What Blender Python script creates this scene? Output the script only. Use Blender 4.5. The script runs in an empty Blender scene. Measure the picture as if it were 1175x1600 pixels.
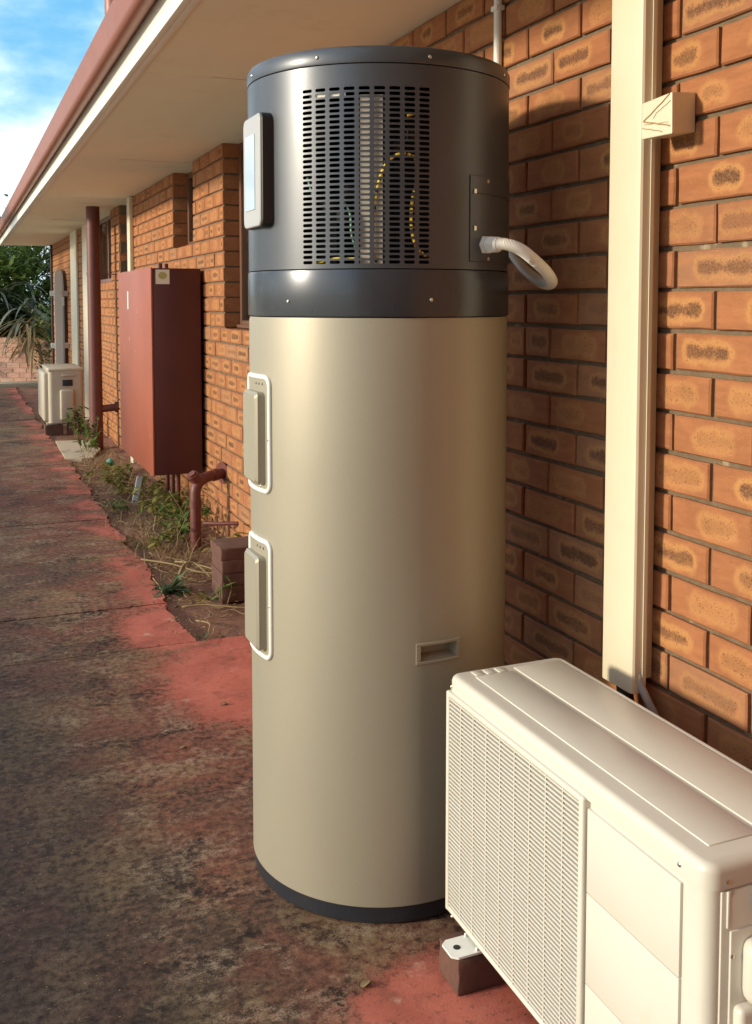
import bpy, bmesh, math, random
from mathutils import Vector, Matrix, noise as mnoise
random.seed(7)
R = math.radians
scene = bpy.context.scene
COL = scene.collection

# ------------------------------------------------------------------ camera
F_PX, YAW, PITCH, PY = 1575.0, 0.393, 0.064, 572.4      # for a 1175 x 1600 picture
CAMZ = 1.375
cam_data = bpy.data.cameras.new('camera')
cam_data.sensor_fit = 'VERTICAL'; cam_data.sensor_height = 24.0; cam_data.sensor_width = 24.0 * 0.734375
cam_data.lens = 24.0 * F_PX / 1600.0
cam_data.shift_y = -(800.0 - PY) / 1600.0
cam_data.clip_start = 0.05; cam_data.clip_end = 2000.0
cam = bpy.data.objects.new('camera', cam_data)
cam.location = (0, 0, CAMZ); cam.rotation_euler = (math.pi / 2 - PITCH, 0, -YAW)
COL.objects.link(cam); scene.camera = cam

def project(x, y, z):
    z -= CAMZ
    r = x * math.cos(YAW) - y * math.sin(YAW); w = x * math.sin(YAW) + y * math.cos(YAW)
    zc = w * math.cos(PITCH) - z * math.sin(PITCH); yc = z * math.cos(PITCH) + w * math.sin(PITCH)
    if zc < 0.05: return None
    return 587.5 + F_PX * r / zc, PY - F_PX * yc / zc

# ------------------------------------------------------------------ light
SUN_EL, SUN_AZ = 14.0, 4.0          # low afternoon sun, square on to the wall, a touch from the far end
SUN_STRENGTH, SKY_STRENGTH, EXPOSURE = 2.15, 0.15, 0.95
S = Vector((-math.cos(R(SUN_AZ)) * math.cos(R(SUN_EL)), math.sin(R(SUN_AZ)) * math.cos(R(SUN_EL)), math.sin(R(SUN_EL))))
ld = bpy.data.lights.new('sun', 'SUN'); ld.energy = SUN_STRENGTH; ld.angle = R(6.0); ld.color = (1.0, 0.885, 0.68)
sun = bpy.data.objects.new('sun', ld); sun.rotation_euler = (-S).to_track_quat('-Z', 'Y').to_euler()
sun.location = (-6, 2, 6); COL.objects.link(sun)

world = bpy.data.worlds.new('World'); scene.world = world; world.use_nodes = True
wt = world.node_tree; wn = wt.nodes; wl = wt.links
bg = wn['Background']
sky = wn.new('ShaderNodeTexSky'); sky.sky_type = 'NISHITA'; sky.sun_disc = False
sky.sun_elevation = R(SUN_EL); sky.sun_rotation = R(-90 + SUN_AZ); sky.air_density = 1.0; sky.dust_density = 0.6; sky.ozone_density = 1.6
tc = wn.new('ShaderNodeTexCoord')
mp = wn.new('ShaderNodeMapping'); mp.inputs['Scale'].default_value = (1.0, 1.0, 2.2); mp.inputs['Location'].default_value = (2.3, 1.38, 0.1)
wl.new(tc.outputs['Generated'], mp.inputs['Vector'])
cn = wn.new('ShaderNodeTexNoise'); cn.inputs['Scale'].default_value = 2.6; cn.inputs['Detail'].default_value = 8; cn.inputs['Roughness'].default_value = 0.56
wl.new(mp.outputs[0], cn.inputs['Vector'])
cr = wn.new('ShaderNodeMapRange'); cr.interpolation_type = 'SMOOTHSTEP'; cr.clamp = True
cr.inputs[1].default_value = 0.38; cr.inputs[2].default_value = 0.62; cr.inputs[3].default_value = 0.04; cr.inputs[4].default_value = 0.9
wl.new(cn.outputs['Fac'], cr.inputs[0])
# clear blue of the open sky mixed into the atmosphere model's, then broken cloud over both
blue = wn.new('ShaderNodeMix'); blue.data_type = 'RGBA'; blue.blend_type = 'MIX'; blue.inputs[0].default_value = 0.72
wl.new(sky.outputs[0], blue.inputs[6]); blue.inputs[7].default_value = (0.16, 1.75, 3.2, 1)
cm = wn.new('ShaderNodeMix'); cm.data_type = 'RGBA'
wl.new(cr.outputs[0], cm.inputs[0]); wl.new(blue.outputs[2], cm.inputs[6]); cn2 = wn.new('ShaderNodeTexNoise'); cn2.inputs['Scale'].default_value = 5.5; cn2.inputs['Detail'].default_value = 6; wl.new(mp.outputs[0], cn2.inputs['Vector'])
cc = wn.new('ShaderNodeMix'); cc.data_type = 'RGBA'; wl.new(cn2.outputs['Fac'], cc.inputs[0]); cc.inputs[6].default_value = (3.2, 4.0, 4.6, 1); cc.inputs[7].default_value = (9.0, 9.0, 8.7, 1); wl.new(cc.outputs[2], cm.inputs[7])
wl.new(cm.outputs[2], bg.inputs['Color']); bg.inputs['Strength'].default_value = SKY_STRENGTH

vs = scene.view_settings
vs.view_transform = 'Standard'; vs.look = 'None'; vs.gamma = 1.0; vs.use_curve_mapping = False; vs.exposure = EXPOSURE
scene.display_settings.display_device = 'sRGB'

# ------------------------------------------------------------------ helpers: materials
class T:
    def __init__(s, name):
        s.m = bpy.data.materials.new(name); s.m.use_nodes = True
        s.nt = s.m.node_tree; s.nt.nodes.clear()
        s.out = s.nt.nodes.new('ShaderNodeOutputMaterial')
        s.b = s.nt.nodes.new('ShaderNodeBsdfPrincipled'); s.nt.links.new(s.b.outputs[0], s.out.inputs[0])
    def set(s, sock, v):
        if isinstance(v, bpy.types.NodeSocket): s.nt.links.new(v, sock)
        elif v is not None:
            if isinstance(v, (tuple, list)) and len(v) == 3 and sock.type == 'RGBA': v = tuple(v) + (1,)
            sock.default_value = v
    def n(s, kind, **props):
        n = s.nt.nodes.new(kind)
        for k, v in props.items(): setattr(n, k, v)
        return n
    def math(s, op, a, b=None, c=None, clamp=False):
        n = s.n('ShaderNodeMath', operation=op, use_clamp=clamp)
        for i, v in enumerate((a, b, c)): s.set(n.inputs[i], v) if v is not None else None
        return n.outputs[0]
    def mix(s, f, a, b, blend='MIX'):
        n = s.n('ShaderNodeMix', data_type='RGBA', blend_type=blend)
        s.set(n.inputs[0], f); s.set(n.inputs[6], a); s.set(n.inputs[7], b); return n.outputs[2]
    def pos(s): return s.n('ShaderNodeNewGeometry').outputs['Position']
    def sep(s, v):
        n = s.n('ShaderNodeSeparateXYZ'); s.set(n.inputs[0], v); return n.outputs
    def map(s, v, scale=(1, 1, 1), loc=(0, 0, 0)):
        n = s.n('ShaderNodeMapping'); s.set(n.inputs['Vector'], v); n.inputs['Scale'].default_value = scale; n.inputs['Location'].default_value = loc
        return n.outputs[0]
    def noise(s, v, scale, detail=4, rough=0.55, dist=0.0):
        n = s.n('ShaderNodeTexNoise'); s.set(n.inputs['Vector'], v); n.inputs['Scale'].default_value = scale
        n.inputs['Detail'].default_value = detail; n.inputs['Roughness'].default_value = rough; n.inputs['Distortion'].default_value = dist
        return n.outputs['Fac']
    def voro(s, v, scale, feature='F1'):
        n = s.n('ShaderNodeTexVoronoi', feature=feature); s.set(n.inputs['Vector'], v); n.inputs['Scale'].default_value = scale
        return n.outputs['Distance']
    def ss(s, x, a, b, lo=0.0, hi=1.0):
        n = s.n('ShaderNodeMapRange', interpolation_type='SMOOTHSTEP', clamp=True)
        s.set(n.inputs[0], x); n.inputs[1].default_value = a; n.inputs[2].default_value = b; n.inputs[3].default_value = lo; n.inputs[4].default_value = hi
        return n.outputs[0]
    def ramp(s, f, stops):
        n = s.n('ShaderNodeValToRGB'); s.set(n.inputs[0], f); e = n.color_ramp.elements
        while len(e) < len(stops): e.new(0.5)
        for el, (p, c) in zip(e, stops): el.position = p; el.color = tuple(c) + (1,)
        return n.outputs[0]
    def bump(s, h, strength=0.5, dist=0.002):
        n = s.n('ShaderNodeBump'); s.set(n.inputs['Height'], h); n.inputs['Strength'].default_value = strength; n.inputs['Distance'].default_value = dist
        s.nt.links.new(n.outputs[0], s.b.inputs['Normal'])
    def fin(s, color=None, rough=None, metal=None, **kw):
        s.set(s.b.inputs['Base Color'], color); s.set(s.b.inputs['Roughness'], rough); s.set(s.b.inputs['Metallic'], metal)
        for k, v in kw.items(): s.set(s.b.inputs[k.replace('_', ' ')], v)
        return s.m

def paint(name, col, rough=0.5, metal=0.0, var=0.08, dirt=0.0, dirtcol=(0.10, 0.07, 0.045), scale=6.0, bump=0.0, coat=0.0, chips=None, spec=None):
    t = T(name); p = t.pos()
    n1 = t.noise(p, scale, 5, 0.6)
    dark = tuple(c * (1 - 2 * var) for c in col); light = tuple(min(1, c * (1 + var)) for c in col)
    c = t.mix(n1, dark, light)
    if dirt > 0:
        d = t.math('MULTIPLY', t.ss(t.noise(p, scale * 2.7, 8, 0.7), 0.52, 0.78), dirt)
        c = t.mix(d, c, dirtcol)
        sp = t.math('MULTIPLY', t.ss(t.noise(p, 160, 2, 0.5), 0.68, 0.75), min(1, dirt * 1.3))
        c = t.mix(sp, c, dirtcol)
    if chips:
        c = t.mix(t.ss(t.noise(t.map(p, (1, 1, 0.35)), 34, 3, 0.5), 0.715, 0.735), c, chips)
    r = t.math('ADD', t.math('MULTIPLY', t.noise(p, scale * 4, 4, 0.6), 0.16), rough - 0.08)
    if bump: t.bump(t.noise(p, 240, 3, 0.6), bump, 0.001)
    return t.fin(c, r, metal, Coat_Weight=coat, **({} if spec is None else {'Specular_IOR_Level': spec}))

def brick_mat(name, base, ring, core, dull, mean_core=0.5):
    t = T(name)
    uv = t.n('ShaderNodeUVMap').outputs[0]
    at = t.n('ShaderNodeAttribute', attribute_name='rnd').outputs['Fac']
    oi = t.n('ShaderNodeObjectInfo').outputs['Random']
    rnd = t.math('FRACT', t.math('ADD', at, oi))
    r2 = t.math('FRACT', t.math('MULTIPLY', rnd, 17.31)); r3 = t.math('FRACT', t.math('MULTIPLY', rnd, 71.7)); r4 = t.math('FRACT', t.math('MULTIPLY', rnd, 233.3))
    p = t.pos()
    warp = t.math('MULTIPLY', t.math('SUBTRACT', t.noise(p, 20, 4, 0.65), 0.5), 0.034)
    warp2 = t.math('MULTIPLY', t.math('SUBTRACT', t.noise(p, 110, 4, 0.7), 0.5), 0.014)
    u, v, _ = t.sep(uv)
    x = t.math('MULTIPLY', u, 0.115); y = t.math('MULTIPLY', v, 0.038)
    # off-centre and of different lengths from brick to brick
    x = t.math('SUBTRACT', x, t.math('MULTIPLY', t.math('SUBTRACT', r3, 0.5), 0.06))
    hl = t.math('ADD', 0.012, t.math('MULTIPLY', r2, 0.058))
    dx = t.math('MAXIMUM', t.math('SUBTRACT', t.math('ABSOLUTE', x), hl), 0.0)
    dy = t.math('MAXIMUM', t.math('SUBTRACT', t.math('ABSOLUTE', y), 0.001), 0.0)
    d = t.math('SQRT', t.math('ADD', t.math('MULTIPLY', dx, dx), t.math('MULTIPLY', dy, dy)))
    d = t.math('ADD', d, t.math('ADD', warp, warp2))
    inner = t.ss(d, 0.004, 0.0165, 1.0, 0.0)
    ringm = t.math('MULTIPLY', t.ss(d, 0.010, 0.017), t.ss(d, 0.019, 0.028, 1.0, 0.0))
    amt = t.ss(r4, 0.05, 0.95)
    streak = t.noise(t.map(p, (1, 0.22, 1)), 48, 5, 0.65)
    c = t.mix(t.ss(d, 0.016, 0.034), t.mix(0.45, base, ring), tuple(k * q for k, q in zip(base, (0.86, 0.80, 0.80))))
    c = t.mix(t.ss(r2, 0.70, 1.0, 0, 0.7), c, dull)
    c = t.mix(t.ss(r3, 0.72, 1.0, 0, 0.6), c, tuple(k * q for k, q in zip(base, (0.80, 0.70, 0.68))))
    c = t.mix(t.ss(streak, 0.35, 0.70, 0.0, 0.45), c, tuple(k * 1.28 for k in base))
    c = t.mix(t.ss(t.noise(p, 9, 4, 0.6), 0.45, 0.75, 0, 0.4), c, tuple(k * 0.6 for k in base))
    c = t.mix(t.math('MULTIPLY', ringm, t.math('ADD', 0.10, t.math('MULTIPLY', amt, 0.38))), c, ring)
    pit = t.noise(p, 240, 4, 0.75)
    speck = t.ss(t.math('ADD', pit, t.math('MULTIPLY', inner, 0.10)), 0.46, 0.60)
    cm_ = t.math('MULTIPLY', t.math('MULTIPLY', inner, amt), t.math('ADD', t.ss(streak, 0.3, 0.7, 0.10, 0.45), t.math('MULTIPLY', speck, 0.55)), None, True)
    c = t.mix(cm_, c, core)
    halo = t.math('MULTIPLY', t.math('MULTIPLY', t.ss(d, 0.016, 0.024, 1.0, 0.0), t.ss(pit, 0.57, 0.63)), 0.85)
    c = t.mix(halo, c, tuple(k * 0.5 for k in core))
    c = t.mix(t.math('MULTIPLY', t.ss(t.noise(p, 420, 1, 0.5), 0.72, 0.78), 0.55), c, (0.62, 0.47, 0.30))
    c = t.mix(t.ss(t.noise(p, 250, 2, 0.5), 0.70, 0.76, 0, 0.8), c, (0.05, 0.03, 0.02))
    h = t.math('SUBTRACT', t.math('MULTIPLY', t.noise(p, 150, 5, 0.7), 0.5), t.math('MULTIPLY', t.math('MULTIPLY', inner, speck), 0.55))
    t.bump(h, 0.55, 0.0016)
    return t.fin(c, 0.85, 0.0, Specular_IOR_Level=0.25)

# ------------------------------------------------------------------ helpers: meshes
class MB:
    def __init__(s): s.v = []; s.f = []; s.r = []; s.uv = []
    def add(s, verts, faces, rnd=0.0, uvs=None):
        o = len(s.v); s.v += [tuple(p) for p in verts]
        for i, f in enumerate(faces):
            s.f.append(tuple(o + k for k in f)); s.r.append(rnd)
            if uvs is not None: s.uv.append(uvs[i])
        return s
    def box(s, x0, x1, y0, y1, z0, z1, rnd=0.0):
        vs_ = [(x, y, z) for z in (z0, z1) for y in (y0, y1) for x in (x0, x1)]
        return s.add(vs_, [(0, 2, 3, 1), (4, 5, 7, 6), (0, 1, 5, 4), (2, 6, 7, 3), (0, 4, 6, 2), (1, 3, 7, 5)], rnd)
    def rbox(s, x0, x1, y0, y1, z0, z1, b=0.004, seg=2, rnd=0.0, M=None):
        bm = bmesh.new(); bmesh.ops.create_cube(bm, size=1.0)
        for v in bm.verts: v.co = Vector(((x0 + x1) / 2 + v.co.x * (x1 - x0), (y0 + y1) / 2 + v.co.y * (y1 - y0), (z0 + z1) / 2 + v.co.z * (z1 - z0)))
        bmesh.ops.bevel(bm, geom=list(bm.edges), offset=b, segments=seg, profile=0.5, affect='EDGES')
        bm.verts.index_update()
        vv = [(M @ v.co) if M else v.co for v in bm.verts]
        s.add(vv, [tuple(v.index for v in f.verts) for f in bm.faces], rnd); bm.free(); return s
    def lathe(s, prof, c=(0, 0), t0=0.0, t1=360.0, n=96, flip=False):
        full = abs(t1 - t0 - 360) < 1e-6; cols = n if full else n + 1; o = len(s.v); m = len(prof)
        for i in range(cols):
            a = R(t0 + (t1 - t0) * i / n)
            for r, z in prof: s.v.append((c[0] + r * math.cos(a), c[1] + r * math.sin(a), z))
        for i in range(n):
            j = (i + 1) % cols
            for k in range(m - 1):
                f = (o + i * m + k, o + j * m + k, o + j * m + k + 1, o + i * m + k + 1)
                s.f.append(f[::-1] if flip else f); s.r.append(0.0)
        return s
    def tube(s, pts, r, n=12, caps=True, rnd=0.0):
        pts = [Vector(p) for p in pts]; o = len(s.v); rr = r if callable(r) else (lambda i: r)
        t = (pts[1] - pts[0]).normalized(); up = Vector((0, 0, 1)) if abs(t.z) < 0.9 else Vector((1, 0, 0)); a = t.cross(up).normalized()
        for i, p in enumerate(pts):
            t = (pts[min(i + 1, len(pts) - 1)] - pts[max(i - 1, 0)]).normalized()
            a = (a - t * a.dot(t)).normalized(); b = t.cross(a)
            for k in range(n):
                th = 2 * math.pi * k / n; s.v.append(tuple(p + (a * math.cos(th) + b * math.sin(th)) * rr(i)))
        for i in range(len(pts) - 1):
            for k in range(n):
                k2 = (k + 1) % n; s.f.append((o + i * n + k, o + i * n + k2, o + (i + 1) * n + k2, o + (i + 1) * n + k)); s.r.append(rnd)
        if caps:
            s.f.append(tuple(o + k for k in range(n))[::-1]); s.r.append(rnd); q = o + (len(pts) - 1) * n
            s.f.append(tuple(q + k for k in range(n))); s.r.append(rnd)
        return s
    def prism(s, poly, z0, z1, f=lambda a, b, z: (a, b, z)):
        n = len(poly); o = len(s.v)
        for z in (z0, z1):
            for a, b in poly: s.v.append(f(a, b, z))
        s.f.append(tuple(o + k for k in range(n))[::-1]); s.f.append(tuple(o + n + k for k in range(n))); s.r += [0, 0]
        for k in range(n):
            k2 = (k + 1) % n; s.f.append((o + k, o + k2, o + n + k2, o + n + k)); s.r.append(0)
        return s
    def mesh(s, name, mat, smooth=35, fix=True):
        me = bpy.data.meshes.new(name); me.from_pydata(s.v, [], s.f); me.materials.append(mat)
        if s.r and any(s.r):
            at = me.attributes.new('rnd', 'FLOAT', 'FACE'); at.data.foreach_set('value', s.r)
        if s.uv:
            ul = me.uv_layers.new(name='UVMap'); flat = [c for f in s.uv for uvp in f for c in uvp]; ul.data.foreach_set('uv', flat)
        elif fix:
            bm = bmesh.new(); bm.from_mesh(me); bmesh.ops.recalc_face_normals(bm, faces=bm.faces); bm.to_mesh(me); bm.free()
        if smooth:
            me.polygons.foreach_set('use_smooth', [True] * len(me.polygons)); me.set_sharp_from_angle(angle=R(smooth))
        me.update(); return me
    def build(s, name, mat, parent=None, smooth=35, fix=True): return link(name, s.mesh(name, mat, smooth, fix), parent)

def link(name, me, parent=None, loc=None):
    o = bpy.data.objects.new(name, me); COL.objects.link(o)
    if loc is not None: o.location = loc
    if parent is not None:
        o.parent = parent; o.matrix_parent_inverse = wm(parent).inverted()
    return o
def wm(o):
    m = Matrix.Translation(o.location)
    return (wm(o.parent) @ o.matrix_parent_inverse @ m) if o.parent else m
def thing(name, label, cat, loc, group=None):
    o = bpy.data.objects.new(name, None); COL.objects.link(o); o.location = loc; o.empty_display_size = 0.1
    return tag(o, label, cat, group)
def tag(o, label, cat, group=None):
    o['label'] = label; o['category'] = cat
    if group: o['group'] = group
    return o
def stuff(o): o['kind'] = 'stuff'; return o
def struct(o): o['kind'] = 'structure'; return o
def spline(pts, n=8):
    P = [Vector(p) for p in pts]; P = [2 * P[0] - P[1]] + P + [2 * P[-1] - P[-2]]; out = []
    for i in range(1, len(P) - 2):
        a, b, c, d = P[i - 1:i + 3]
        for k in range(n):
            t = k / n; out.append(0.5 * ((2 * b) + (c - a) * t + (2 * a - 5 * b + 4 * c - d) * t * t + (3 * b - a - 3 * c + d) * t ** 3))
    return out + [P[-2]]
def screw(name, mat, parent, p, d, r=0.004, h=0.003):
    p = Vector(p); d = Vector(d).normalized(); mb = MB()
    mb.tube([p - d * 0.002, p + d * h * 0.5, p + d * h], lambda i: (r, r, r * 0.55)[i], 10)
    return mb.build(name, mat, parent)

# ------------------------------------------------------------------ materials
M = {}
M['brick'] = brick_mat('brick', (0.365, 0.150, 0.063), (0.49, 0.245, 0.083), (0.105, 0.050, 0.028), (0.29, 0.150, 0.085))
M['pinkbrick'] = brick_mat('pink_brick', (0.62, 0.36, 0.27), (0.66, 0.40, 0.30), (0.50, 0.30, 0.22), (0.60, 0.40, 0.30))
def mortar():
    t = T('mortar'); p = t.pos()
    c = t.mix(t.noise(p, 40, 5, 0.7), (0.095, 0.066, 0.042), (0.26, 0.190, 0.120))
    c = t.mix(t.ss(t.noise(p, 14, 3, 0.6), 0.62, 0.74, 0, 0.7), c, (0.42, 0.34, 0.22))
    t.bump(t.noise(p, 220, 5, 0.7), 0.8, 0.003)
    return t.fin(c, 0.95, 0.0, Specular_IOR_Level=0.15)
M['mortar'] = mortar()
M['plainbrick'] = paint('plain_brick', (0.30, 0.13, 0.07), 0.9, var=0.15)
M['cream'] = paint('cream_paint', (0.68, 0.60, 0.44), 0.45, var=0.03, dirt=0.10, dirtcol=(0.40, 0.31, 0.19))
M['fascia'] = paint('fascia_paint', (0.82, 0.79, 0.70), 0.4, var=0.05, dirt=0.12, dirtcol=(0.4, 0.3, 0.2))
M['acwhite'] = paint('appliance_white', (0.635, 0.59, 0.50), 0.38, var=0.025, dirt=0.10, dirtcol=(0.38, 0.30, 0.20), scale=5)
M['acold'] = paint('aged_white', (0.50, 0.42, 0.31), 0.5, var=0.08, dirt=0.35, dirtcol=(0.30, 0.22, 0.14), scale=9)
M['shaded_red'] = paint('shaded_red_paint', (0.095, 0.020, 0.016), 0.5, var=0.15, dirt=0.15, dirtcol=(0.05, 0.02, 0.015), scale=5)  # cabinet red darkened to paint the shade on its near side
M['red'] = paint('red_oxide_paint', (0.33, 0.083, 0.042), 0.48, var=0.12, dirt=0.10, dirtcol=(0.12, 0.04, 0.03), scale=4, chips=(0.62, 0.45, 0.36))
M['redpipe'] = paint('red_pipe_paint', (0.15, 0.036, 0.025), 0.5, var=0.18, dirt=0.3, dirtcol=(0.08, 0.03, 0.02), scale=14)
M['gutter'] = paint('gutter_paint', (0.30, 0.095, 0.058), 0.45, var=0.10, dirt=0.15, dirtcol=(0.16, 0.06, 0.04), scale=5)
M['darkbrown'] = paint('dark_brown', (0.055, 0.030, 0.020), 0.6, var=0.15)
M['frame'] = paint('brown_window_frame', (0.16, 0.075, 0.045), 0.5, var=0.1)
M['screw'] = paint('screw_steel', (0.62, 0.58, 0.52), 0.3, metal=1.0, var=0.05)
M['black'] = paint('black_plastic', (0.018, 0.018, 0.020), 0.42, var=0.1)
M['inside'] = paint('dark_interior', (0.020, 0.019, 0.019), 0.7, var=0.1)
M['white'] = paint('white_plastic', (0.80, 0.78, 0.72), 0.4, var=0.03, dirt=0.08)
M['palewood'] = paint('weathered_white_timber', (0.66, 0.64, 0.56), 0.65, var=0.07, dirt=0.25, dirtcol=(0.35, 0.30, 0.22), scale=8)
M['fin'] = paint('bare_aluminium', (0.72, 0.68, 0.60), 0.4, metal=0.25, var=0.06)
M['yellow'] = paint('yellow_insulation', (0.80, 0.58, 0.04), 0.4, var=0.04)
M['greenwire'] = paint('green_insulation', (0.25, 0.50, 0.36), 0.4, var=0.04)
M['pad'] = paint('pale_concrete', (0.52, 0.42, 0.29), 0.9, var=0.12, dirt=0.3, dirtcol=(0.25, 0.17, 0.10), scale=12, bump=0.5)
M['curtain'] = paint('pale_curtain', (0.42, 0.37, 0.28), 0.9, var=0.05)
M['brickdark'] = paint('old_dark_brick', (0.135, 0.058, 0.038), 0.9, var=0.28, dirt=0.8, dirtcol=(0.05, 0.035, 0.02), scale=22, bump=0.7)
M['roof'] = paint('roof_tile', (0.25, 0.09, 0.06), 0.7, var=0.15)
def metal_paint(name, col, rough, metal, coat):
    t = T(name); p = t.pos()
    fl = t.noise(p, 900, 2, 0.5)
    c = t.mix(t.math('MULTIPLY', t.ss(fl, 0.45, 0.7), 0.22), col, tuple(min(1, k * 1.5) for k in col))
    c = t.mix(t.math('MULTIPLY', t.noise(p, 3, 4, 0.6), 0.10), c, tuple(k * 0.75 for k in col))
    dust = t.math('MULTIPLY', t.ss(t.noise(p, 420, 1, 0.5), 0.76, 0.80), 0.4)
    c = t.mix(dust, c, (0.5, 0.42, 0.32))
    r = t.math('ADD', t.math('MULTIPLY', t.noise(t.map(p, (1, 1, 0.3)), 9, 4, 0.6), 0.12), rough - 0.06)
    t.bump(t.noise(p, 5, 3, 0.5), 0.12, 0.004)
    return t.fin(c, r, metal, Coat_Weight=coat, Coat_Roughness=0.18)
M['beige'] = metal_paint('champagne_metallic_paint', (0.340, 0.298, 0.222), 0.50, 0.28, 0.0)
M['char'] = metal_paint('charcoal_metallic_paint', (0.078, 0.082, 0.092), 0.38, 0.45, 0.08)
M['band'] = metal_paint('charcoal_gloss_paint', (0.058, 0.063, 0.074), 0.28, 0.45, 0.15)
M['ring'] = paint('dark_base_plastic', (0.020, 0.022, 0.028), 0.4, var=0.1, dirt=0.15, dirtcol=(0.10, 0.07, 0.05))
M['bezel'] = paint('grey_bezel', (0.40, 0.38, 0.36), 0.35, var=0.04)
def glassy(name, col, rough):
    t = T(name); return t.fin(t.mix(t.noise(t.pos(), 8, 2), col, tuple(c * 0.8 for c in col)), rough, 0.0, Specular_IOR_Level=0.9, Coat_Weight=1.0, Coat_Roughness=0.03)
M['screen'] = glassy('display_glass', (0.24, 0.28, 0.29), 0.05)
M['pane'] = glassy('window_glass', (0.035, 0.038, 0.035), 0.05)
M['ball'] = glassy('green_ball_plastic', (0.02, 0.22, 0.13), 0.25)
def clear_glass():
    t = T('clear_window_glass'); t.fin((0.9, 0.93, 0.9), 0.02, 0.0, Transmission_Weight=1.0, IOR=1.45); return t.m
M['clear'] = clear_glass()
def soffit():
    t = T('soffit_paint'); p = t.pos()
    c = t.mix(t.noise(t.map(p, (1, 0.25, 1)), 7, 5, 0.6), (0.82, 0.735, 0.56), (0.87, 0.79, 0.62))
    c = t.mix(t.ss(t.noise(p, 3.2, 6, 0.65), 0.55, 0.75, 0, 0.30), c, (0.52, 0.40, 0.26))
    t.bump(t.noise(t.map(p, (1, 3, 1)), 5, 3, 0.5), 0.15, 0.01)
    return t.fin(c, 0.75, 0.0, Specular_IOR_Level=0.2)
M['soffit'] = soffit()
def ground_mat():
    t = T('painted_concrete'); p = t.pos(); x, y, z = t.sep(p)
    big = t.noise(p, 1.7, 6, 0.62); mid = t.noise(p, 5.5, 7, 0.66, 0.4); fine = t.noise(p, 42, 10, 0.78); grit = t.noise(p, 260, 4, 0.75)
    # where the red paint is still clean: along the bed edge, and two scrubbed patches by the heater
    n1 = t.math('SUBTRACT', mid, 0.5); n2 = t.math('SUBTRACT', fine, 0.5)
    xs = t.math('ADD', x, t.math('ADD', t.math('MULTIPLY', n1, 0.5), t.math('MULTIPLY', n2, 0.16)))
    strip = t.math('MULTIPLY', t.math('MULTIPLY', t.ss(t.math('ADD', x, t.math('MULTIPLY', t.math('SUBTRACT', t.noise(p, 1.3, 4, 0.6), 0.5), 0.5)), 0.48, 0.88), t.ss(y, 2.9, 4.2)), t.ss(t.noise(t.map(p, (1, 1, 1), (4, 9, 0)), 2.2, 5, 0.65), 0.40, 0.56, 0.50, 1.0))
    def blob(cx, cy, rx, ry, k=1.0):
        a = t.math('DIVIDE', t.math('SUBTRACT', x, cx), rx); b = t.math('DIVIDE', t.math('SUBTRACT', y, cy), ry)
        d = t.math('SQRT', t.math('ADD', t.math('MULTIPLY', a, a), t.math('MULTIPLY', b, b)))
        return t.ss(d, 0.45, 1.45, k, 0.0)
    fld = strip
    for b in ((1.00, 3.52, 0.42, 0.56), (0.92, 1.68, 0.34, 0.20), (1.15, 1.2, 0.5, 0.40), (0.80, 4.2, 0.24, 0.35), (0.52, 1.60, 0.22, 0.20, 0.42), (0.60, 2.45, 0.14, 0.35, 0.30), (0.62, 2.9, 0.22, 0.25, 0.42), (0.40, 7.5, 0.5, 1.6, 0.36), (0.45, 4.6, 0.35, 0.5, 0.30)):
        fld = t.math('MAXIMUM', fld, blob(*b))
    m = t.math('ADD', fld, t.math('ADD', t.math('MULTIPLY', n1, 1.15), t.math('MULTIPLY', n2, 1.25)))
    clean = t.ss(m, 0.42, 0.86)
    worn = t.ss(m, -0.05, 0.50)
    red = t.mix(t.ss(mid, 0.3, 0.7), (0.56, 0.160, 0.108), (0.38, 0.098, 0.066))
    red = t.mix(t.ss(grit, 0.58, 0.72, 0, 0.6), red, (0.70, 0.34, 0.26))
    red = t.mix(t.ss(fine, 0.52, 0.68, 0, 0.75), red, (0.17, 0.062, 0.042))
    red = t.mix(t.ss(t.noise(p, 7, 8, 0.72), 0.50, 0.64, 0, 0.6), red, (0.22, 0.070, 0.045))
    red = t.mix(t.ss(t.noise(t.map(p, (1, 1, 1), (7, 2, 0)), 9, 8, 0.7), 0.58, 0.70, 0, 0.6), red, (0.60, 0.40, 0.30))
    grime = t.mix(t.ss(fine, 0.30, 0.70), (0.030, 0.019, 0.014), (0.18, 0.108, 0.068))
    rb_ = t.mix(t.ss(fine, 0.3, 0.7), (0.10, 0.034, 0.022), (0.36, 0.135, 0.085))
    grime = t.mix(t.math('MULTIPLY', t.math('MAXIMUM', worn, t.ss(big, 0.42, 0.60, 0, 0.8)), 0.85), grime, rb_)
    moss = t.math('MULTIPLY', t.ss(t.noise(p, 2.4, 8, 0.70, 0.8), 0.46, 0.60), t.ss(fine, 0.36, 0.60))
    grime = t.mix(t.math('MULTIPLY', moss, 0.85), grime, t.mix(grit, (0.17, 0.110, 0.052), (0.40, 0.285, 0.155)))
    lich = t.math('MULTIPLY', t.ss(t.noise(t.map(p, (1, 1.5, 1), (3, 1, 0)), 4.2, 9, 0.76), 0.50, 0.62), t.ss(t.math('ADD', t.math('MULTIPLY', grit, 0.5), t.math('MULTIPLY', fine, 0.5)), 0.46, 0.56))
    grime = t.mix(t.math('MULTIPLY', lich, 0.85), grime, (0.42, 0.315, 0.215))
    blk = t.math('MULTIPLY', t.ss(t.noise(t.map(p, (1, 1.2, 1), (11, 5, 0)), 3.4, 9, 0.75, 0.5), 0.52, 0.62), t.ss(fine, 0.62, 0.46))
    grime = t.mix(t.math('MULTIPLY', blk, 0.85), grime, (0.018, 0.012, 0.010))
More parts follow.
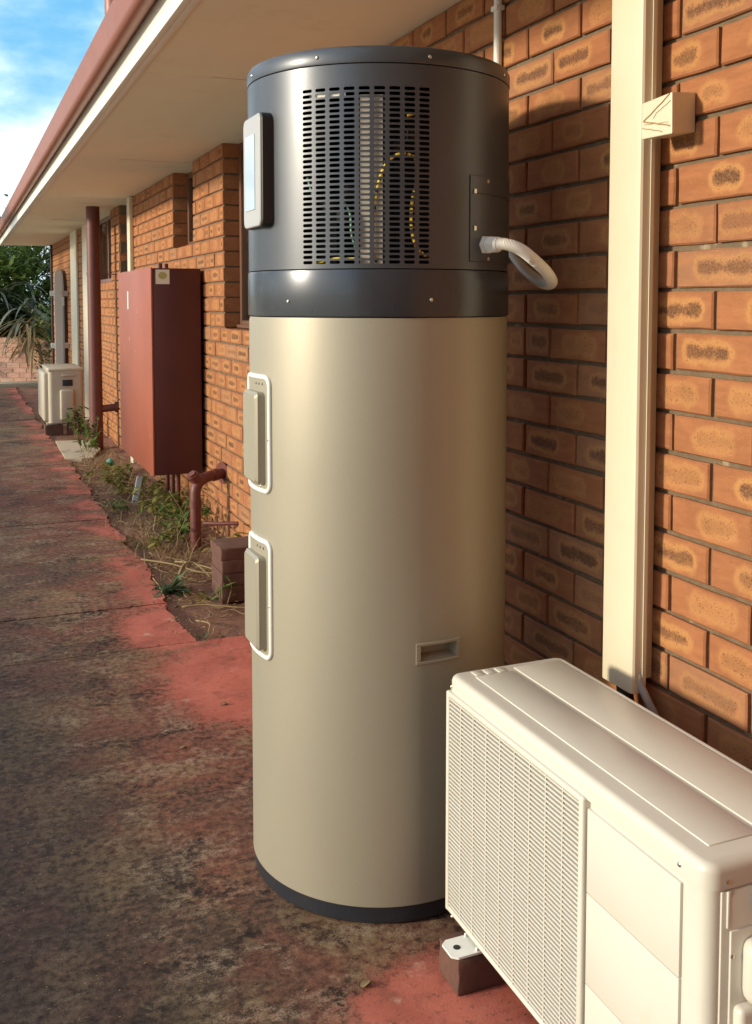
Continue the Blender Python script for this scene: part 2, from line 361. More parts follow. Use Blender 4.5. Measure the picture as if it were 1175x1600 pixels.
    grime = t.mix(t.ss(grit, 0.62, 0.72, 0, 0.7), grime, (0.38, 0.26, 0.165))
    grime = t.mix(t.ss(grit, 0.40, 0.28, 0, 0.6), grime, (0.012, 0.009, 0.008))
    grime = t.mix(t.math('MULTIPLY', t.ss(xs, 0.62, 0.02, 0, 0.88), t.ss(y, 5.5, 2.6, 0.55, 1.0)), grime, t.mix(t.ss(fine, 0.3, 0.7), (0.012, 0.009, 0.009), (0.075, 0.054, 0.048)))  # tone darkens towards the left side and the near end
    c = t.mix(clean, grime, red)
    h = t.math('ADD', t.math('MULTIPLY', fine, 0.7), t.math('MULTIPLY', grit, 0.6))
    h = t.math('MULTIPLY', h, t.math('SUBTRACT', 1.15, t.math('MULTIPLY', clean, 0.75)))
    t.bump(h, 1.0, 0.007)
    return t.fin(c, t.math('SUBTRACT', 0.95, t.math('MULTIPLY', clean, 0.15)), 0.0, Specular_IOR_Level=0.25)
M['ground'] = ground_mat()
def soil():
    t = T('brown_bed'); p = t.pos()
    f = t.noise(p, 18, 8, 0.7); g = t.noise(p, 130, 4, 0.7)
    c = t.mix(f, (0.12, 0.055, 0.036), (0.34, 0.175, 0.115))
    c = t.mix(t.ss(t.noise(p, 3.5, 5, 0.6), 0.5, 0.68, 0, 0.6), c, (0.36, 0.15, 0.10))
    c = t.mix(t.ss(g, 0.60, 0.70, 0, 0.8), c, (0.50, 0.37, 0.24)); c = t.mix(t.ss(g, 0.40, 0.28, 0, 0.8), c, (0.02, 0.014, 0.01))
    t.bump(t.math('ADD', f, t.math('MULTIPLY', g, 0.6)), 0.9, 0.012)
    return t.fin(c, 0.95, 0.0, Specular_IOR_Level=0.2)
M['soil'] = soil()
def earth():
    t = T('pale_bounce_sand'); p = t.pos()
    c = t.mix(t.noise(p, 0.9, 6, 0.6), (0.54, 0.45, 0.33), (0.64, 0.55, 0.42))  # kept pale so the unseen ground bounces light up to the soffit
    c = t.mix(t.ss(t.noise(p, 3, 6, 0.7), 0.6, 0.75, 0, 0.5), c, (0.22, 0.20, 0.10)); t.bump(t.noise(p, 40, 5, 0.7), 0.8, 0.02)
    return t.fin(c, 0.95, 0.0, Specular_IOR_Level=0.2)
M['earth'] = earth()
def leaf(name, a, b, trans=0.35, rough=0.5):
    t = T(name)
    rn = t.n('ShaderNodeAttribute', attribute_name='rnd').outputs['Fac']; p = t.pos()
    c = t.mix(rn, a, b); c = t.mix(t.math('MULTIPLY', t.noise(p, 30, 3), 0.4), c, tuple(k * 0.6 for k in a))
    t.fin(c, rough, 0.0, Specular_IOR_Level=0.35)
    tr = t.n('ShaderNodeBsdfTranslucent'); t.set(tr.inputs[0], c); mx = t.n('ShaderNodeMixShader'); mx.inputs[0].default_value = trans
    t.nt.links.new(t.b.outputs[0], mx.inputs[1]); t.nt.links.new(tr.outputs[0], mx.inputs[2]); t.nt.links.new(mx.outputs[0], t.out.inputs[0])
    return t.m
M['leaf'] = leaf('green_leaf', (0.060, 0.105, 0.022), (0.20, 0.26, 0.05))
M['leafd'] = leaf('dark_leaf', (0.030, 0.055, 0.018), (0.08, 0.12, 0.035), 0.25)
M['leafg'] = leaf('grey_leaf', (0.10, 0.12, 0.08), (0.26, 0.26, 0.19), 0.2, 0.35)
M['dry'] = leaf('dry_stalk', (0.26, 0.17, 0.075), (0.46, 0.34, 0.17), 0.2, 0.8)
M['yleaf'] = leaf('yellow_green_leaf', (0.20, 0.19, 0.045), (0.44, 0.38, 0.09))
M['rosette'] = leaf('dusty_green_leaf', (0.06, 0.10, 0.045), (0.13, 0.17, 0.075), 0.2)
M['litter'] = leaf('fallen_leaf', (0.14, 0.075, 0.035), (0.40, 0.27, 0.13), 0.1, 0.8)
M['bark'] = paint('bark', (0.12, 0.085, 0.055), 0.9, var=0.25, scale=20, bump=0.8)

# ------------------------------------------------------------------ the setting: ground
WX = 1.385                       # plane of the brick face
mb = MB(); mb.add([(-900, -900, -0.06), (900, -900, -0.06), (900, 900, -0.06), (-900, 900, -0.06)], [(0, 1, 2, 3)])
struct(mb.build('ground', M['earth'], None, 0))
def path_edge(y): return 0.858 + 0.034 * mnoise.noise((y * 3.1, 1.3, 0)) + 0.026 * mnoise.noise((y * 11.0, 4.3, 0)) + 0.010 * mnoise.noise((y * 31.0, 2.3, 0)) - 0.003 * max(0, y - 6)
path = bpy.data.objects.new('concrete_path', None); COL.objects.link(path); path['kind'] = 'structure'
ys = [-4.0, 3.985, 4.555, 5.51, 6.5, 7.6, 8.85, 10.2, 11.7, 13.3, 15.0, 17.3]
for i in range(len(ys) - 1):
    a, b = ys[i] + 0.005, ys[i + 1] - 0.005
    if i == 0:
        right = [(1.50, a), (1.50, b)]
    else:
        n = max(6, int((b - a) / 0.03)); right = [(path_edge(a + (b - a) * k / n), a + (b - a) * k / n) for k in range(n + 1)]
    n2 = 90; far = [(right[-1][0] + (-0.9 - right[-1][0]) * k / n2, b + (0.004 * mnoise.noise((k * 0.35, i * 7.7, 0)) if k else 0)) for k in range(1, n2)]
    near = [(-0.9 + (right[0][0] + 0.9) * k / n2, a + (0.004 * mnoise.noise((k * 0.35, i * 7.7 + 3, 0)) if i else 0)) for k in range(1, n2)]
    poly = right + far + [(-0.9, b), (-0.9, a)] + near
    MB().prism(poly, -0.08, -0.0015 * (i % 2)).build('slab', M['ground'], path, 0)
# bed of bare brown ground between path and wall
mb = MB(); nx, ny = 16, 320
for j in range(ny + 1):
    for i in range(nx + 1):
        x = 0.80 + 0.62 * i / nx; y = 3.93 + 13.5 * j / ny
        z = -0.022 + 0.012 * mnoise.noise((x * 9, y * 9, 0)) + 0.02 * mnoise.noise((x * 2.2, y * 2.2, 3)) + (0.03 * max(0, (x - 1.2) / 0.2))
        if x < 0.9: z = min(z, -0.008)
        mb.v.append((x, y, z))
for j in range(ny):
    for i in range(nx):
        k = j * (nx + 1) + i; mb.f.append((k, k + 1, k + nx + 2, k + nx + 1)); mb.r.append(0)
struct(mb.build('garden_bed', M['soil'], None, 180))
poly = [(0.84, 9.12), (0.97, 9.06), (1.06, 9.08), (1.12, 9.3), (1.20, 9.6), (1.19, 10.25), (0.86, 10.32), (0.845, 9.7)]
struct(MB().prism(poly, -0.05, 0.008).build('concrete_pad', M['pad'], None, 0))
struct(MB().rbox(-5, 3.2, 17.35, 17.80, -0.06, 0.05, 0.01).build('kerb', M['pad']))

# ------------------------------------------------------------------ brick house
H0 = (WX, 2.0, 0.0)
house = thing('brick_house', 'orange brick house wall with cream soffit, dark red gutter and recessed windows', 'house', H0)
SOF = 2.258; YA, YB = -1.84, 16.45
# openings: y0, y1, z0 (sill), z1
OPEN = [(3.75, 5.577, 1.228, 9), (6.355, 6.99, 1.744, 9), (8.70, 9.485, 1.314, 9), (10.03, 11.55, 1.572, 9)]
# mortar core, set back behind the brick faces
mb = MB(); cuts = [YA + 0.01]
for a, b, _, _ in OPEN: cuts += [a - 0.009, b + 0.009]
cuts.append(YB - 0.01)
for i in range(len(cuts) - 1):
    top = SOF + 0.05 if i % 2 == 0 else OPEN[i // 2][2] - 0.009
    mb.box(WX + 0.0105, WX + 0.104, cuts[i], cuts[i + 1], -0.3, top)
wall = mb.build('wall', M['mortar'], house, 0)
# bricks: shared meshes
BL, BH, BD, PZ = 0.230, 0.076, 0.108, 0.086
def brick_mesh(seed, depth=BD):
    rn = random.Random(seed); b = 0.0035; mbk = MB()
    ysn = [-BL / 2, -BL / 2 + 0.045, 0, BL / 2 - 0.045, BL / 2]; zsn = [-BH / 2, 0, BH / 2]
    def j(s): return rn.uniform(-s, s)
    V = []; 
    for k, z in enumerate(zsn):
        for i, y in enumerate(ysn):
            iy = y * (1 - 2 * b / BL) if i in (0, 4) else y; iz = z * (1 - 2 * b / BH)
            V.append((j(0.0008), iy + j(0.0012), iz + j(0.0011)))
    F = [(k * 5 + i, k * 5 + i + 5, k * 5 + i + 6, k * 5 + i + 1) for k in range(2) for i in range(4)]
    ring = [0, 1, 2, 3, 4, 9, 14, 13, 12, 11, 10, 5]; o = len(V)
    for q in ring:
        i, k = q % 5, q // 5; V.append((b, ysn[i] + (j(0.0012) if i not in (0, 4) else j(0.0008)), zsn[k] + (j(0.0012) if i not in (0, 4) else 0)))
    for q in range(12): V.append((depth, V[o + q][1], V[o + q][2]))
    for q in range(12):
        q2 = (q + 1) % 12; F.append((ring[q], ring[q2], o + q2, o + q)); F.append((o + q, o + q2, o + 12 + q2, o + 12 + q))
    F.append(tuple(o + 12 + q for q in range(12)))
    UV = [[(V[v][1] / (BL / 2), V[v][2] / (BH / 2)) for v in f] for f in F]
    mbk.add(V, F, 0.0, UV); return mbk
BV = [brick_mesh(s) for s in range(10)]
BM = [m.mesh('brick', M['brick'], 30) for m in BV]
bricks = []; rb = random.Random(11)
for row in range(-17, 10):
    zb = 1.40 + PZ * row + 0.005; zc = zb + BH / 2
    off = 1.592 + (0.0 if row % 2 else 0.12)
    y = off - 0.24 * 22 + 0.005
    while y < YB:
        segs = [(max(y, YA), min(y + BL, YB))]; y += 0.24
        if rb.random() < 0.05: a, b = segs[0]; m_ = (a + b) / 2; segs = [(a, m_ - 0.004), (m_ + 0.004, b)]
        for a, b, z0, z1 in OPEN:
            if zb + 0.02 > z0:
                nsg = []
                for s0, s1 in segs:
                    if s1 <= a or s0 >= b: nsg.append((s0, s1)); continue
                    if s0 < a - 0.03: nsg.append((s0, a))
                    if s1 > b + 0.03: nsg.append((b, s1))
                segs = nsg
        for s0, s1 in segs:
            if s1 - s0 > 0.03: bricks.append(((s0 + s1) / 2, zc + rb.uniform(-0.0012, 0.0012), s1 - s0, rb.uniform(-0.0018, 0.0018)))
def shown(yc, zc, ln):
    p0 = project(WX, yc - ln / 2, zc - BH / 2); p1 = project(WX, yc + ln / 2, zc + BH / 2); c = project(WX, yc, zc)
    if not p0 or not p1 or not c: return 0
    if max(p0[0], p1[0]) < 0 or min(p0[0], p1[0]) > 1175 or max(p0[1], p1[1]) < 0 or min(p0[1], p1[1]) > 1600: return 0
    if 405 < c[0] < 785 and c[1] > 80: return 0                       # behind the heater
    if c[0] > 860 and c[1] > 1030 + (c[0] - 870) * 0.62: return 0      # behind the near unit
    if 187 < c[0] < 315 and 430 < c[1] < 700: return 0                 # behind the red cabinet
    return abs(p1[0] - p0[0]) * abs(p1[1] - p0[1])
order = sorted(range(len(bricks)), key=lambda i: -shown(bricks[i][0], bricks[i][1], bricks[i][2]))
single = set(i for i in order[:300] if shown(*bricks[i][:3]) > 0)
rest = MB()
for i, (yc, zc, ln, dx) in enumerate(bricks):
    k = rb.randrange(10)
    if i in single:
        o = link('brick', BM[k], wall, (WX + dx, yc, zc)); o.scale = (1, ln / BL, 1)
    else:
        src = BV[k]; rest.add([(WX + dx + v[0], yc + v[1] * ln / BL, zc + v[2]) for v in src.v], src.f, rb.random() + 0.001, src.uv)
o = rest.build('brick_courses', M['brick'], wall, 30); o['kind'] = 'stuff'
# soffit boards, fascia, gutter, roof
XE = 0.648
sof = MB().box(XE + 0.03, WX + 0.2, YA, YB + 0.5, SOF + 0.012, SOF + 0.03).build('soffit', M['soffit'], house, 0)
sj = [YA, -0.98, 1.50, 3.985, 6.462, 8.94, 11.42, 13.9, YB + 0.45]
for a, b in zip(sj, sj[1:]): MB().rbox(XE + 0.004, WX + 0.19, a + 0.0022, b - 0.0022, SOF, SOF + 0.0115, 0.0012, 1).build('soffit_board', M['soffit'], sof, 30)
for c in sj[1:-1]: MB().rbox(XE + 0.30, WX - 0.01, c - 0.016, c + 0.016, SOF - 0.0035, SOF - 0.0005, 0.001, 1).build('cover_strip', M['soffit'], sof, 0)
MB().rbox(XE - 0.022, XE + 0.002, YA, YB + 0.5, SOF - 0.010, SOF + 0.110, 0.004).build('fascia', M['fascia'], house)
MB().rbox(XE + 0.0025, XE + 0.030, YA, YB + 0.5, SOF - 0.008, SOF - 0.0005, 0.003).build('bead', M['fascia'], house)
gp = [(0.6255, SOF + 0.098), (0.600, SOF + 0.074), (0.570, SOF + 0.068), (0.552, SOF + 0.074), (0.545, SOF + 0.090), (0.535, SOF + 0.130), (0.527, SOF + 0.150), (0.524, SOF + 0.160), (0.528, SOF + 0.165), (0.536, SOF + 0.152), (0.545, SOF + 0.120), (0.558, SOF + 0.088), (0.600, SOF + 0.086), (0.618, SOF + 0.114), (0.620, SOF + 0.17), (0.6255, SOF + 0.17)]
MB().prism(gp, YA, YB + 0.5, lambda a, b, z: (a, z, b)).build('gutter', M['gutter'], house, 50)
mb = MB(); rx0, rz0, rx1, rz1 = 0.58, SOF + 0.215, 5.0, SOF + 0.215 + 4.42 * 0.36
mb.add([(rx0, YA, rz0), (rx1, YA, rz1), (rx1, YB + 0.5, rz1), (rx0, YB + 0.5, rz0), (rx0, YA, rz0 + 0.03), (rx1, YA, rz1 + 0.03), (rx1, YB + 0.5, rz1 + 0.03), (rx0, YB + 0.5, rz0 + 0.03)],
       [(0, 3, 2, 1), (4, 5, 6, 7), (0, 1, 5, 4), (1, 2, 6, 5), (2, 3, 7, 6), (3, 0, 4, 7)])
roof = mb.build('roof', M['roof'], house, 0)
MB().box(WX + 0.10, 5.0, YA, YA + 0.1, -0.1, SOF + 0.2).build('end_wall', M['mortar'], house, 0)
MB().box(WX + 0.10, 5.0, YB - 0.1, YB, -0.1, SOF + 0.2).build('end_wall', M['mortar'], house, 0)
MB().box(4.9, 5.0, YA + 0.1, YB - 0.1, -0.1, SOF + 1.7).build('back_wall', M['mortar'], house, 0)
added_wing = MB().box(-2.6, WX - 0.01, -2.0, -1.85, -0.1, SOF + 2.2).build('added_wing_wall', M['plainbrick'], house, 0)  # unseen wing, with soffit and fascia, added behind camera to block sky light
MB().box(-2.8, 5.0, -2.0, -1.45, SOF + 2.205, SOF + 2.25).build('added_wing_soffit', M['soffit'], house, 0)
MB().rbox(-2.8, 5.0, -1.448, -1.425, SOF + 2.18, SOF + 2.36, 0.003).build('added_wing_fascia', M['fascia'], house)
# windows
for (a, b, z0, z1), dep in zip(OPEN, (0.092, 0.10, 0.092, 0.055)):
    w = house; X = WX + dep; zt = SOF - 0.001
    if dep == 0.055: X = WX + 0.07
    fr = MB(); t_ = 0.042
    fr.rbox(X, X + 0.05, b - t_, b - 0.001, z0 + 0.002, zt, 0.003); fr.rbox(X, X + 0.05, a + 0.001, a + t_, z0 + 0.002, zt, 0.003)
    fr.rbox(X + 0.001, X + 0.049, a + t_, b - t_, z0 + 0.002, z0 + t_, 0.003); fr.rbox(X + 0.001, X + 0.049, a + t_, b - t_, zt - t_, zt - 0.001, 0.003)
    mid = (a + b) / 2; fr.rbox(X + 0.006, X + 0.044, mid - 0.02, mid + 0.02, z0 + t_, zt - t_, 0.003)
    win = fr.build('window', M['frame'], w)
    MB().box(X + 0.022, X + 0.027, a + t_ - 0.005, mid - 0.016, z0 + t_ - 0.005, zt - t_ + 0.004).build('pane', M['clear'], win, 0)
    MB().box(X + 0.022, X + 0.027, mid + 0.016, b - t_ + 0.005, z0 + t_ - 0.005, zt - t_ + 0.004).build('pane', M['clear'], win, 0)
    cu = MB(); n = 120
    prof = [(X + 0.11 + 0.018 * math.sin(k * 0.9) + 0.006 * math.sin(k * 2.3), a - 0.05 + (b - a + 0.1) * k / n) for k in range(n + 1)]
    cu.prism(prof + [(p_[0] + 0.004, p_[1]) for p_ in prof[::-1]], z0 - 0.1, zt - 0.01); cu.build('curtain', M['curtain'], win, 60)
    MB().rbox(X - 0.02, X - 0.002, a + 0.004, b - 0.004, z0 + 0.001, z0 + 0.02, 0.002).build('sill_strip', M['frame'], win)
# cream timber strips on the far part of the wall
for a, b, d in ((8.66, 8.80, 0.035), (11.72, 12.20, 0.03), (12.88, 13.55, 0.03)):
    MB().rbox(WX - d, WX - 0.0025, a, b, -0.02, SOF - 0.002, 0.004).build('timber_strip', M['cream'], house)
MB().rbox(WX - 0.03, WX + 0.10, YB + 0.002, YB + 0.10, -0.02, SOF - 0.002, 0.004).build('corner_post', M['darkbrown'], house)
# roof vent
mb = MB(); mb.lathe([(0.062, 2.50), (0.062, 3.75), (0.058, 3.755), (0.0, 3.757)], (0.965, 6.65), n=24)
vent = tag(mb.build('roof_vent_pipe', M['gutter']), 'dull red vent pipe rising from the roof above the gutter', 'vent pipe')

# ------------------------------------------------------------------ heat pump water heater
TX, TY, TR = 0.9409, 2.2553, 0.31
tank = thing('water_heater', 'tall cylindrical heat pump water heater, champagne tank with charcoal vented top', 'water heater', (TX, TY, 0))
def cp(th, z, r=TR): a = R(th); return Vector((TX + r * math.cos(a), TY + r * math.sin(a), z))
def cd(th): return Vector((math.cos(R(th)), math.sin(R(th)), 0))
MB().lathe([(0.0, 0.004), (0.300, 0.004), (0.306, 0.010), (0.3065, 0.046), (0.300, 0.047)], (TX, TY), n=128).build('base_ring', M['ring'], tank)
# lower shell with the opening for the lifting handle
HT0, HT1, HZ0, HZ1 = 264.3, 281.2, 0.593, 0.628
ths = sorted(set([HT0, HT1] + [i * 2.5 for i in range(145)])); zs = [0.047, 0.30, HZ0, HZ1, 1.0, 1.332]
mb = MB(); nz = len(zs) + 2
prof = [(TR - 0.004, 0.0435)] + [(TR, z) for z in zs] + [(TR - 0.002, 1.3405)]
for th in ths:
    for r, z in prof: mb.v.append(tuple(cp(th, z, r)))
for i in range(len(ths) - 1):
    for k in range(len(prof) - 1):
        if HT0 <= ths[i] < HT1 and prof[k][1] >= HZ0 - 1e-6 and prof[k + 1][1] <= HZ1 + 1e-6: continue
        a = i * len(prof) + k; mb.f.append((a, a + len(prof), a + len(prof) + 1, a + 1)); mb.r.append(0)
body = mb.build('tank_shell', M['beige'], tank, 40)
# handle: rim + pocket
def cpatch(mb, t0, t1, z0, z1, r0, r1, nt=10, bev=0.0015):
    """curved plate on the shell between two radii, with chamfered edge"""
    o = len(mb.v); prof_ = [(r0, z0), (r1 - bev, z0), (r1, z0 + bev), (r1, z1 - bev), (r1 - bev, z1), (r0, z1)]
    for i in range(nt + 1):
        for r, z in prof_: mb.v.append(tuple(cp(t0 + (t1 - t0) * i / nt, z, r)))
    for i in range(nt):
        for k in range(5): a = o + i * 6 + k; mb.f.append((a, a + 6, a + 7, a + 1)); mb.r.append(0)
        a = o + i * 6; mb.f.append((a + 5, a + 11, a + 6, a)); mb.r.append(0)
    mb.f.append(tuple(o + k for k in range(6))); mb.f.append(tuple(o + nt * 6 + k for k in range(6))[::-1]); mb.r += [0, 0]
hd = MB(); e_t, e_z = 1.6, 0.0065
cpatch(hd, HT0 - e_t, HT1 + e_t, HZ1 - 0.001, HZ1 + e_z, TR - 0.004, TR + 0.0035, 14); cpatch(hd, HT0 - e_t, HT1 + e_t, HZ0 - e_z, HZ0 + 0.001, TR - 0.004, TR + 0.0035, 14)
cpatch(hd, HT0 - e_t, HT0 + 0.2, HZ0 + 0.001, HZ1 - 0.001, TR - 0.004, TR + 0.0034, 3); cpatch(hd, HT1 - 0.2, HT1 + e_t, HZ0 + 0.001, HZ1 - 0.001, TR - 0.004, TR + 0.0034, 3)
handle = hd.build('lifting_handle', M['beige'], tank, 40)
pk = MB(); dp = TR - 0.028; n = 12; o = 0
rows = [(TR - 0.001, HZ1), (dp, HZ1 + 0.006), (dp, HZ0 + 0.010), (TR - 0.001, HZ0)]
for i in range(n + 1):
    th = HT0 + (HT1 - HT0) * i / n
    for r, z in rows: pk.v.append(tuple(cp(th, z, r)))
for i in range(n):
    for k in range(3): a = i * 4 + k; pk.f.append((a, a + 4, a + 5, a + 1)); pk.r.append(0)
pk.f += [(0, 1, 2, 3), (n * 4 + 3, n * 4 + 2, n * 4 + 1, n * 4)]; pk.r += [0, 0]
pk.build('pocket', M['beige'], handle, 30)
# dark band
MB().lathe([(0.300, 1.341), (TR + 0.0012, 1.343), (TR + 0.0022, 1.346), (TR + 0.0022, 1.438), (TR + 0.0010, 1.443), (0.300, 1.4445)], (TX, TY), n=144).build('band', M['band'], tank)
# vented casing
GT0, GT1, GZ0, GZ1, NC, NR = 215.2, 268.6, 1.453, 1.826, 9, 33
mb = MB(); CZ0, CZ1 = 1.4455, 1.8705
mb.lathe([(0.300, CZ0 - 0.0005), (TR, CZ0), (TR, GZ0), (TR, GZ1), (TR, CZ1), (0.3, CZ1 + 0.0005)], (TX, TY), GT1, GT0 + 360, 112)
mb.lathe([(0.300, CZ0 - 0.0005), (TR, CZ0), (TR, GZ0)], (TX, TY), GT0, GT1, NC * 4); mb.lathe([(TR, GZ1), (TR, CZ1), (0.3, CZ1 + 0.0005)], (TX, TY), GT0, GT1, NC * 4)
dth = (GT1 - GT0) / NC; dz = (GZ1 - GZ0) / NR; hw, hh = 0.0119, 0.0036; arc = TR * R(dth) / 2
slot = []
for k in range(16):
    a = 2 * math.pi * (k + 0.5) / 16; s_ = 1 if math.cos(a) > 0 else -1
    slot.append((s_ * (hw - hh) + hh * math.cos(a), hh * math.sin(a)))
cellp = []
for k, (u, v) in enumerate(slot):
    ang = math.atan2(v / hh * dz / 2, u / hw * arc); c_, s_ = math.cos(ang), math.sin(ang); m_ = min(arc / max(1e-9, abs(c_)), dz / 2 / max(1e-9, abs(s_))); cellp.append((c_ * m_, s_ * m_))
corner = [(arc, dz / 2), (-arc, dz / 2), (-arc, -dz / 2), (arc, -dz / 2)]
for ci in range(NC):
    for ri in range(NR):
        tc_ = GT0 + dth * (ci + 0.5); zc_ = GZ0 + dz * (ri + 0.5); o = len(mb.v)
        P_ = lambda u, v, r: tuple(cp(tc_ + math.degrees(u / TR), zc_ + v, r))
        mb.v += [P_(u, v, TR) for u, v in cellp] + [P_(u, v, TR) for u, v in slot] + [P_(u, v, TR - 0.0016) for u, v in slot] + [P_(u, v, TR) for u, v in corner]
        for k in range(16):
            k2 = (k + 1) % 16; mb.f.append((o + k, o + k2, o + 16 + k2, o + 16 + k)); mb.f.append((o + 16 + k, o + 16 + k2, o + 32 + k2, o + 32 + k)); mb.r += [0, 0]
            (u0, v0), (u1, v1) = cellp[k], cellp[k2]
            onx = lambda u: abs(abs(u) - arc) < 1e-7
            if onx(u0) != onx(u1):
                ci_ = [i for i, (cu_, cv_) in enumerate(corner) if cu_ * (u0 + u1) > 0 and cv_ * (v0 + v1) > 0][0]
                mb.f.append((o + k, o + 48 + ci_, o + k2)); mb.r.append(0)
casing = mb.build('vented_casing', M['char'], tank, 30, False)
def radial_normals(me):
    nr = []
    for p in me.polygons:
        c = Vector((p.center.x - TX, p.center.y - TY, 0)).normalized()
        rad = abs(p.normal.dot(c)) > 0.9
        if rad and p.normal.dot(c) < 0: p.flip()
        for li in p.loop_indices:
            v = me.vertices[me.loops[li].vertex_index].co
            nr.append(Vector((v.x - TX, v.y - TY, 0)).normalized() if rad else p.normal.copy())
    me.normals_split_custom_set(nr)
radial_normals(casing.data)
# lid
MB().lathe([(0.30, 1.8715), (TR + 0.0006, 1.873), (TR + 0.0014, 1.876), (TR + 0.0014, 1.899), (TR - 0.003, 1.907), (TR - 0.010, 1.9095), (0.0, 1.9100)], (TX, TY), n=144).build('lid', M['char'], tank, 40)
MB().lathe([(0.297, 1.436), (0.297, 1.45), (0.0, 1.45)], (TX, TY), n=48).build('fan_deck', M['inside'], tank)
mb = MB(); mb.box(-0.20, 0.20, 0.03, 0.04, 1.452, 1.868)
Mr = Matrix.Translation((TX, TY, 0)) @ Matrix.Rotation(R(242 + 90), 4, 'Z'); mb.v = [tuple(Mr @ Vector(v)) for v in mb.v]; mb.build('partition', M['inside'], tank, 0)
# inside: fin panel, bracket, wires
def inner_plate(name, t0, t1, z0, z1, r, mat):
    a, b = cp(t0, 0, r), cp(t1, 0, r); d = (b - a).normalized(); nrm = Vector((-d.y, d.x, 0)) * 0.003; mbp = MB()
    mbp.add([(p_.x, p_.y, z) for z in (z0, z1) for p_ in (a, b, b + nrm, a + nrm)], [(0, 1, 2, 3), (4, 5, 6, 7), (0, 1, 5, 4), (1, 2, 6, 5), (2, 3, 7, 6), (3, 0, 4, 7)])
    return mbp.build(name, mat, tank, 0)
inner_plate('coil_plate', 239.8, 249.2, 1.455, 1.810, 0.292, M['fin'])
inner_plate('bracket', 216.5, 233.5, 1.808, 1.818, 0.288, M['fin']); inner_plate('duct_panel', 216, 226, 1.455, 1.60, 0.25, M['inside'])
def wire(pts, r, mat): return MB().tube(spline([cp(t, z, rr + 0.0055) for t, z, rr in pts], 8), r * 1.35, 8).build('wire', mat, tank)
w1 = [(246.5, 1.458, 0.296), (245.0, 1.50, 0.298), (246.5, 1.60, 0.300), (250.0, 1.66, 0.300), (255.5, 1.685, 0.300), (261, 1.682, 0.298), (263.5, 1.670, 0.296)]
w2 = [(262.8, 1.618, 0.294), (260.8, 1.58, 0.299), (260.6, 1.53, 0.300), (262.8, 1.490, 0.300), (266.5, 1.474, 0.298), (269, 1.478, 0.292)]
wire(w1, 0.0026, M['yellow']); wire(w2, 0.0028, M['yellow'])
wire([(221, 1.457, 0.295), (229, 1.466, 0.298), (238, 1.466, 0.296)], 0.0022, M['yellow']); wire([(262, 1.770, 0.296), (259, 1.765, 0.297)], 0.0022, M['yellow'])
wire([(217, 1.64, 0.296), (219, 1.612, 0.297), (220, 1.60, 0.294)], 0.0016, M['greenwire']); wire([(233, 1.59, 0.296), (236, 1.56, 0.298), (236.5, 1.52, 0.298), (238, 1.49, 0.294)], 0.0017, M['greenwire'])
def bands_on(pts, r, n):
    r *= 1.35; P_ = spline([cp(t, z, rr + 0.0055) for t, z, rr in pts], 24); mbw = MB(); L = len(P_)
    for k in range(n):
        i0 = int(L * (k + 0.1) / n); i1 = min(L - 1, i0 + max(1, int(L * 0.40 / n)))
        if i1 > i0: mbw.tube(P_[i0:i1 + 1], r, 8)
    return mbw.build('wire_stripe', M['black'], tank)
bands_on(w1, 0.0029, 15); bands_on(w2, 0.0031, 15)
mb = MB()
for k, (t, z, r_) in enumerate(((256, 1.70, 0.27), (262, 1.73, 0.275), (221, 1.73, 0.28), (224, 1.58, 0.27), (231, 1.555, 0.275), (235, 1.61, 0.27))):
    c_ = cp(t, z, r_); mb = MB(); mb.rbox(c_.x - 0.012, c_.x + 0.012, c_.y - 0.01, c_.y + 0.01, z - 0.012, z + 0.014, 0.002); mb.build('terminal_block', M['black'], tank)
# screws
for th, z in ((222.8, 1.888), (267.7, 1.888), (180.5, 1.886), (313, 1.886)): screw('screw', M['screw'], tank, cp(th, z, TR + 0.001), cd(th))
for th, z in ((208.4, 1.376), (268.6, 1.379)): screw('screw', M['screw'], tank, cp(th, z, TR + 0.0015), cd(th))
# access panel and cable gland
ap = MB(); cpatch(ap, 287.2, 329, 1.462, 1.650, TR - 0.001, TR + 0.0022, 20); acc = ap.build('access_panel', M['char'], tank, 40)
MB_ = MB(); cpatch(MB_, 288.0, 329, 1.610, 1.6125, TR, TR + 0.0032, 20, 0.0004); MB_.build('panel_lip', M['black'], acc, 40)
for th, z in ((298.3, 1.640), (298.7, 1.470)): screw('screw', M['screw'], acc, cp(th, z, TR + 0.002), cd(th))
for z in (1.535, 1.615): mb = MB(); cpatch(mb, 289.0, 290.4, z - 0.006, z + 0.006, TR, TR + 0.0045, 2); mb.build('latch', M['screw'], acc)
g0 = cp(296.3, 1.500, TR + 0.001); gd = cd(296.3)
mb = MB(); mb.tube([g0, g0 + gd * 0.010], 0.021, 6); mb.tube([g0 + gd * 0.010, g0 + gd * 0.014], 0.016, 16); mb.tube([g0 + gd * 0.014, g0 + gd * 0.030], 0.0195, 6); mb.tube([g0 + gd * 0.030, g0 + gd * 0.038], 0.0165, 16)
mb.build('cable_gland', M['white'], acc, 30)
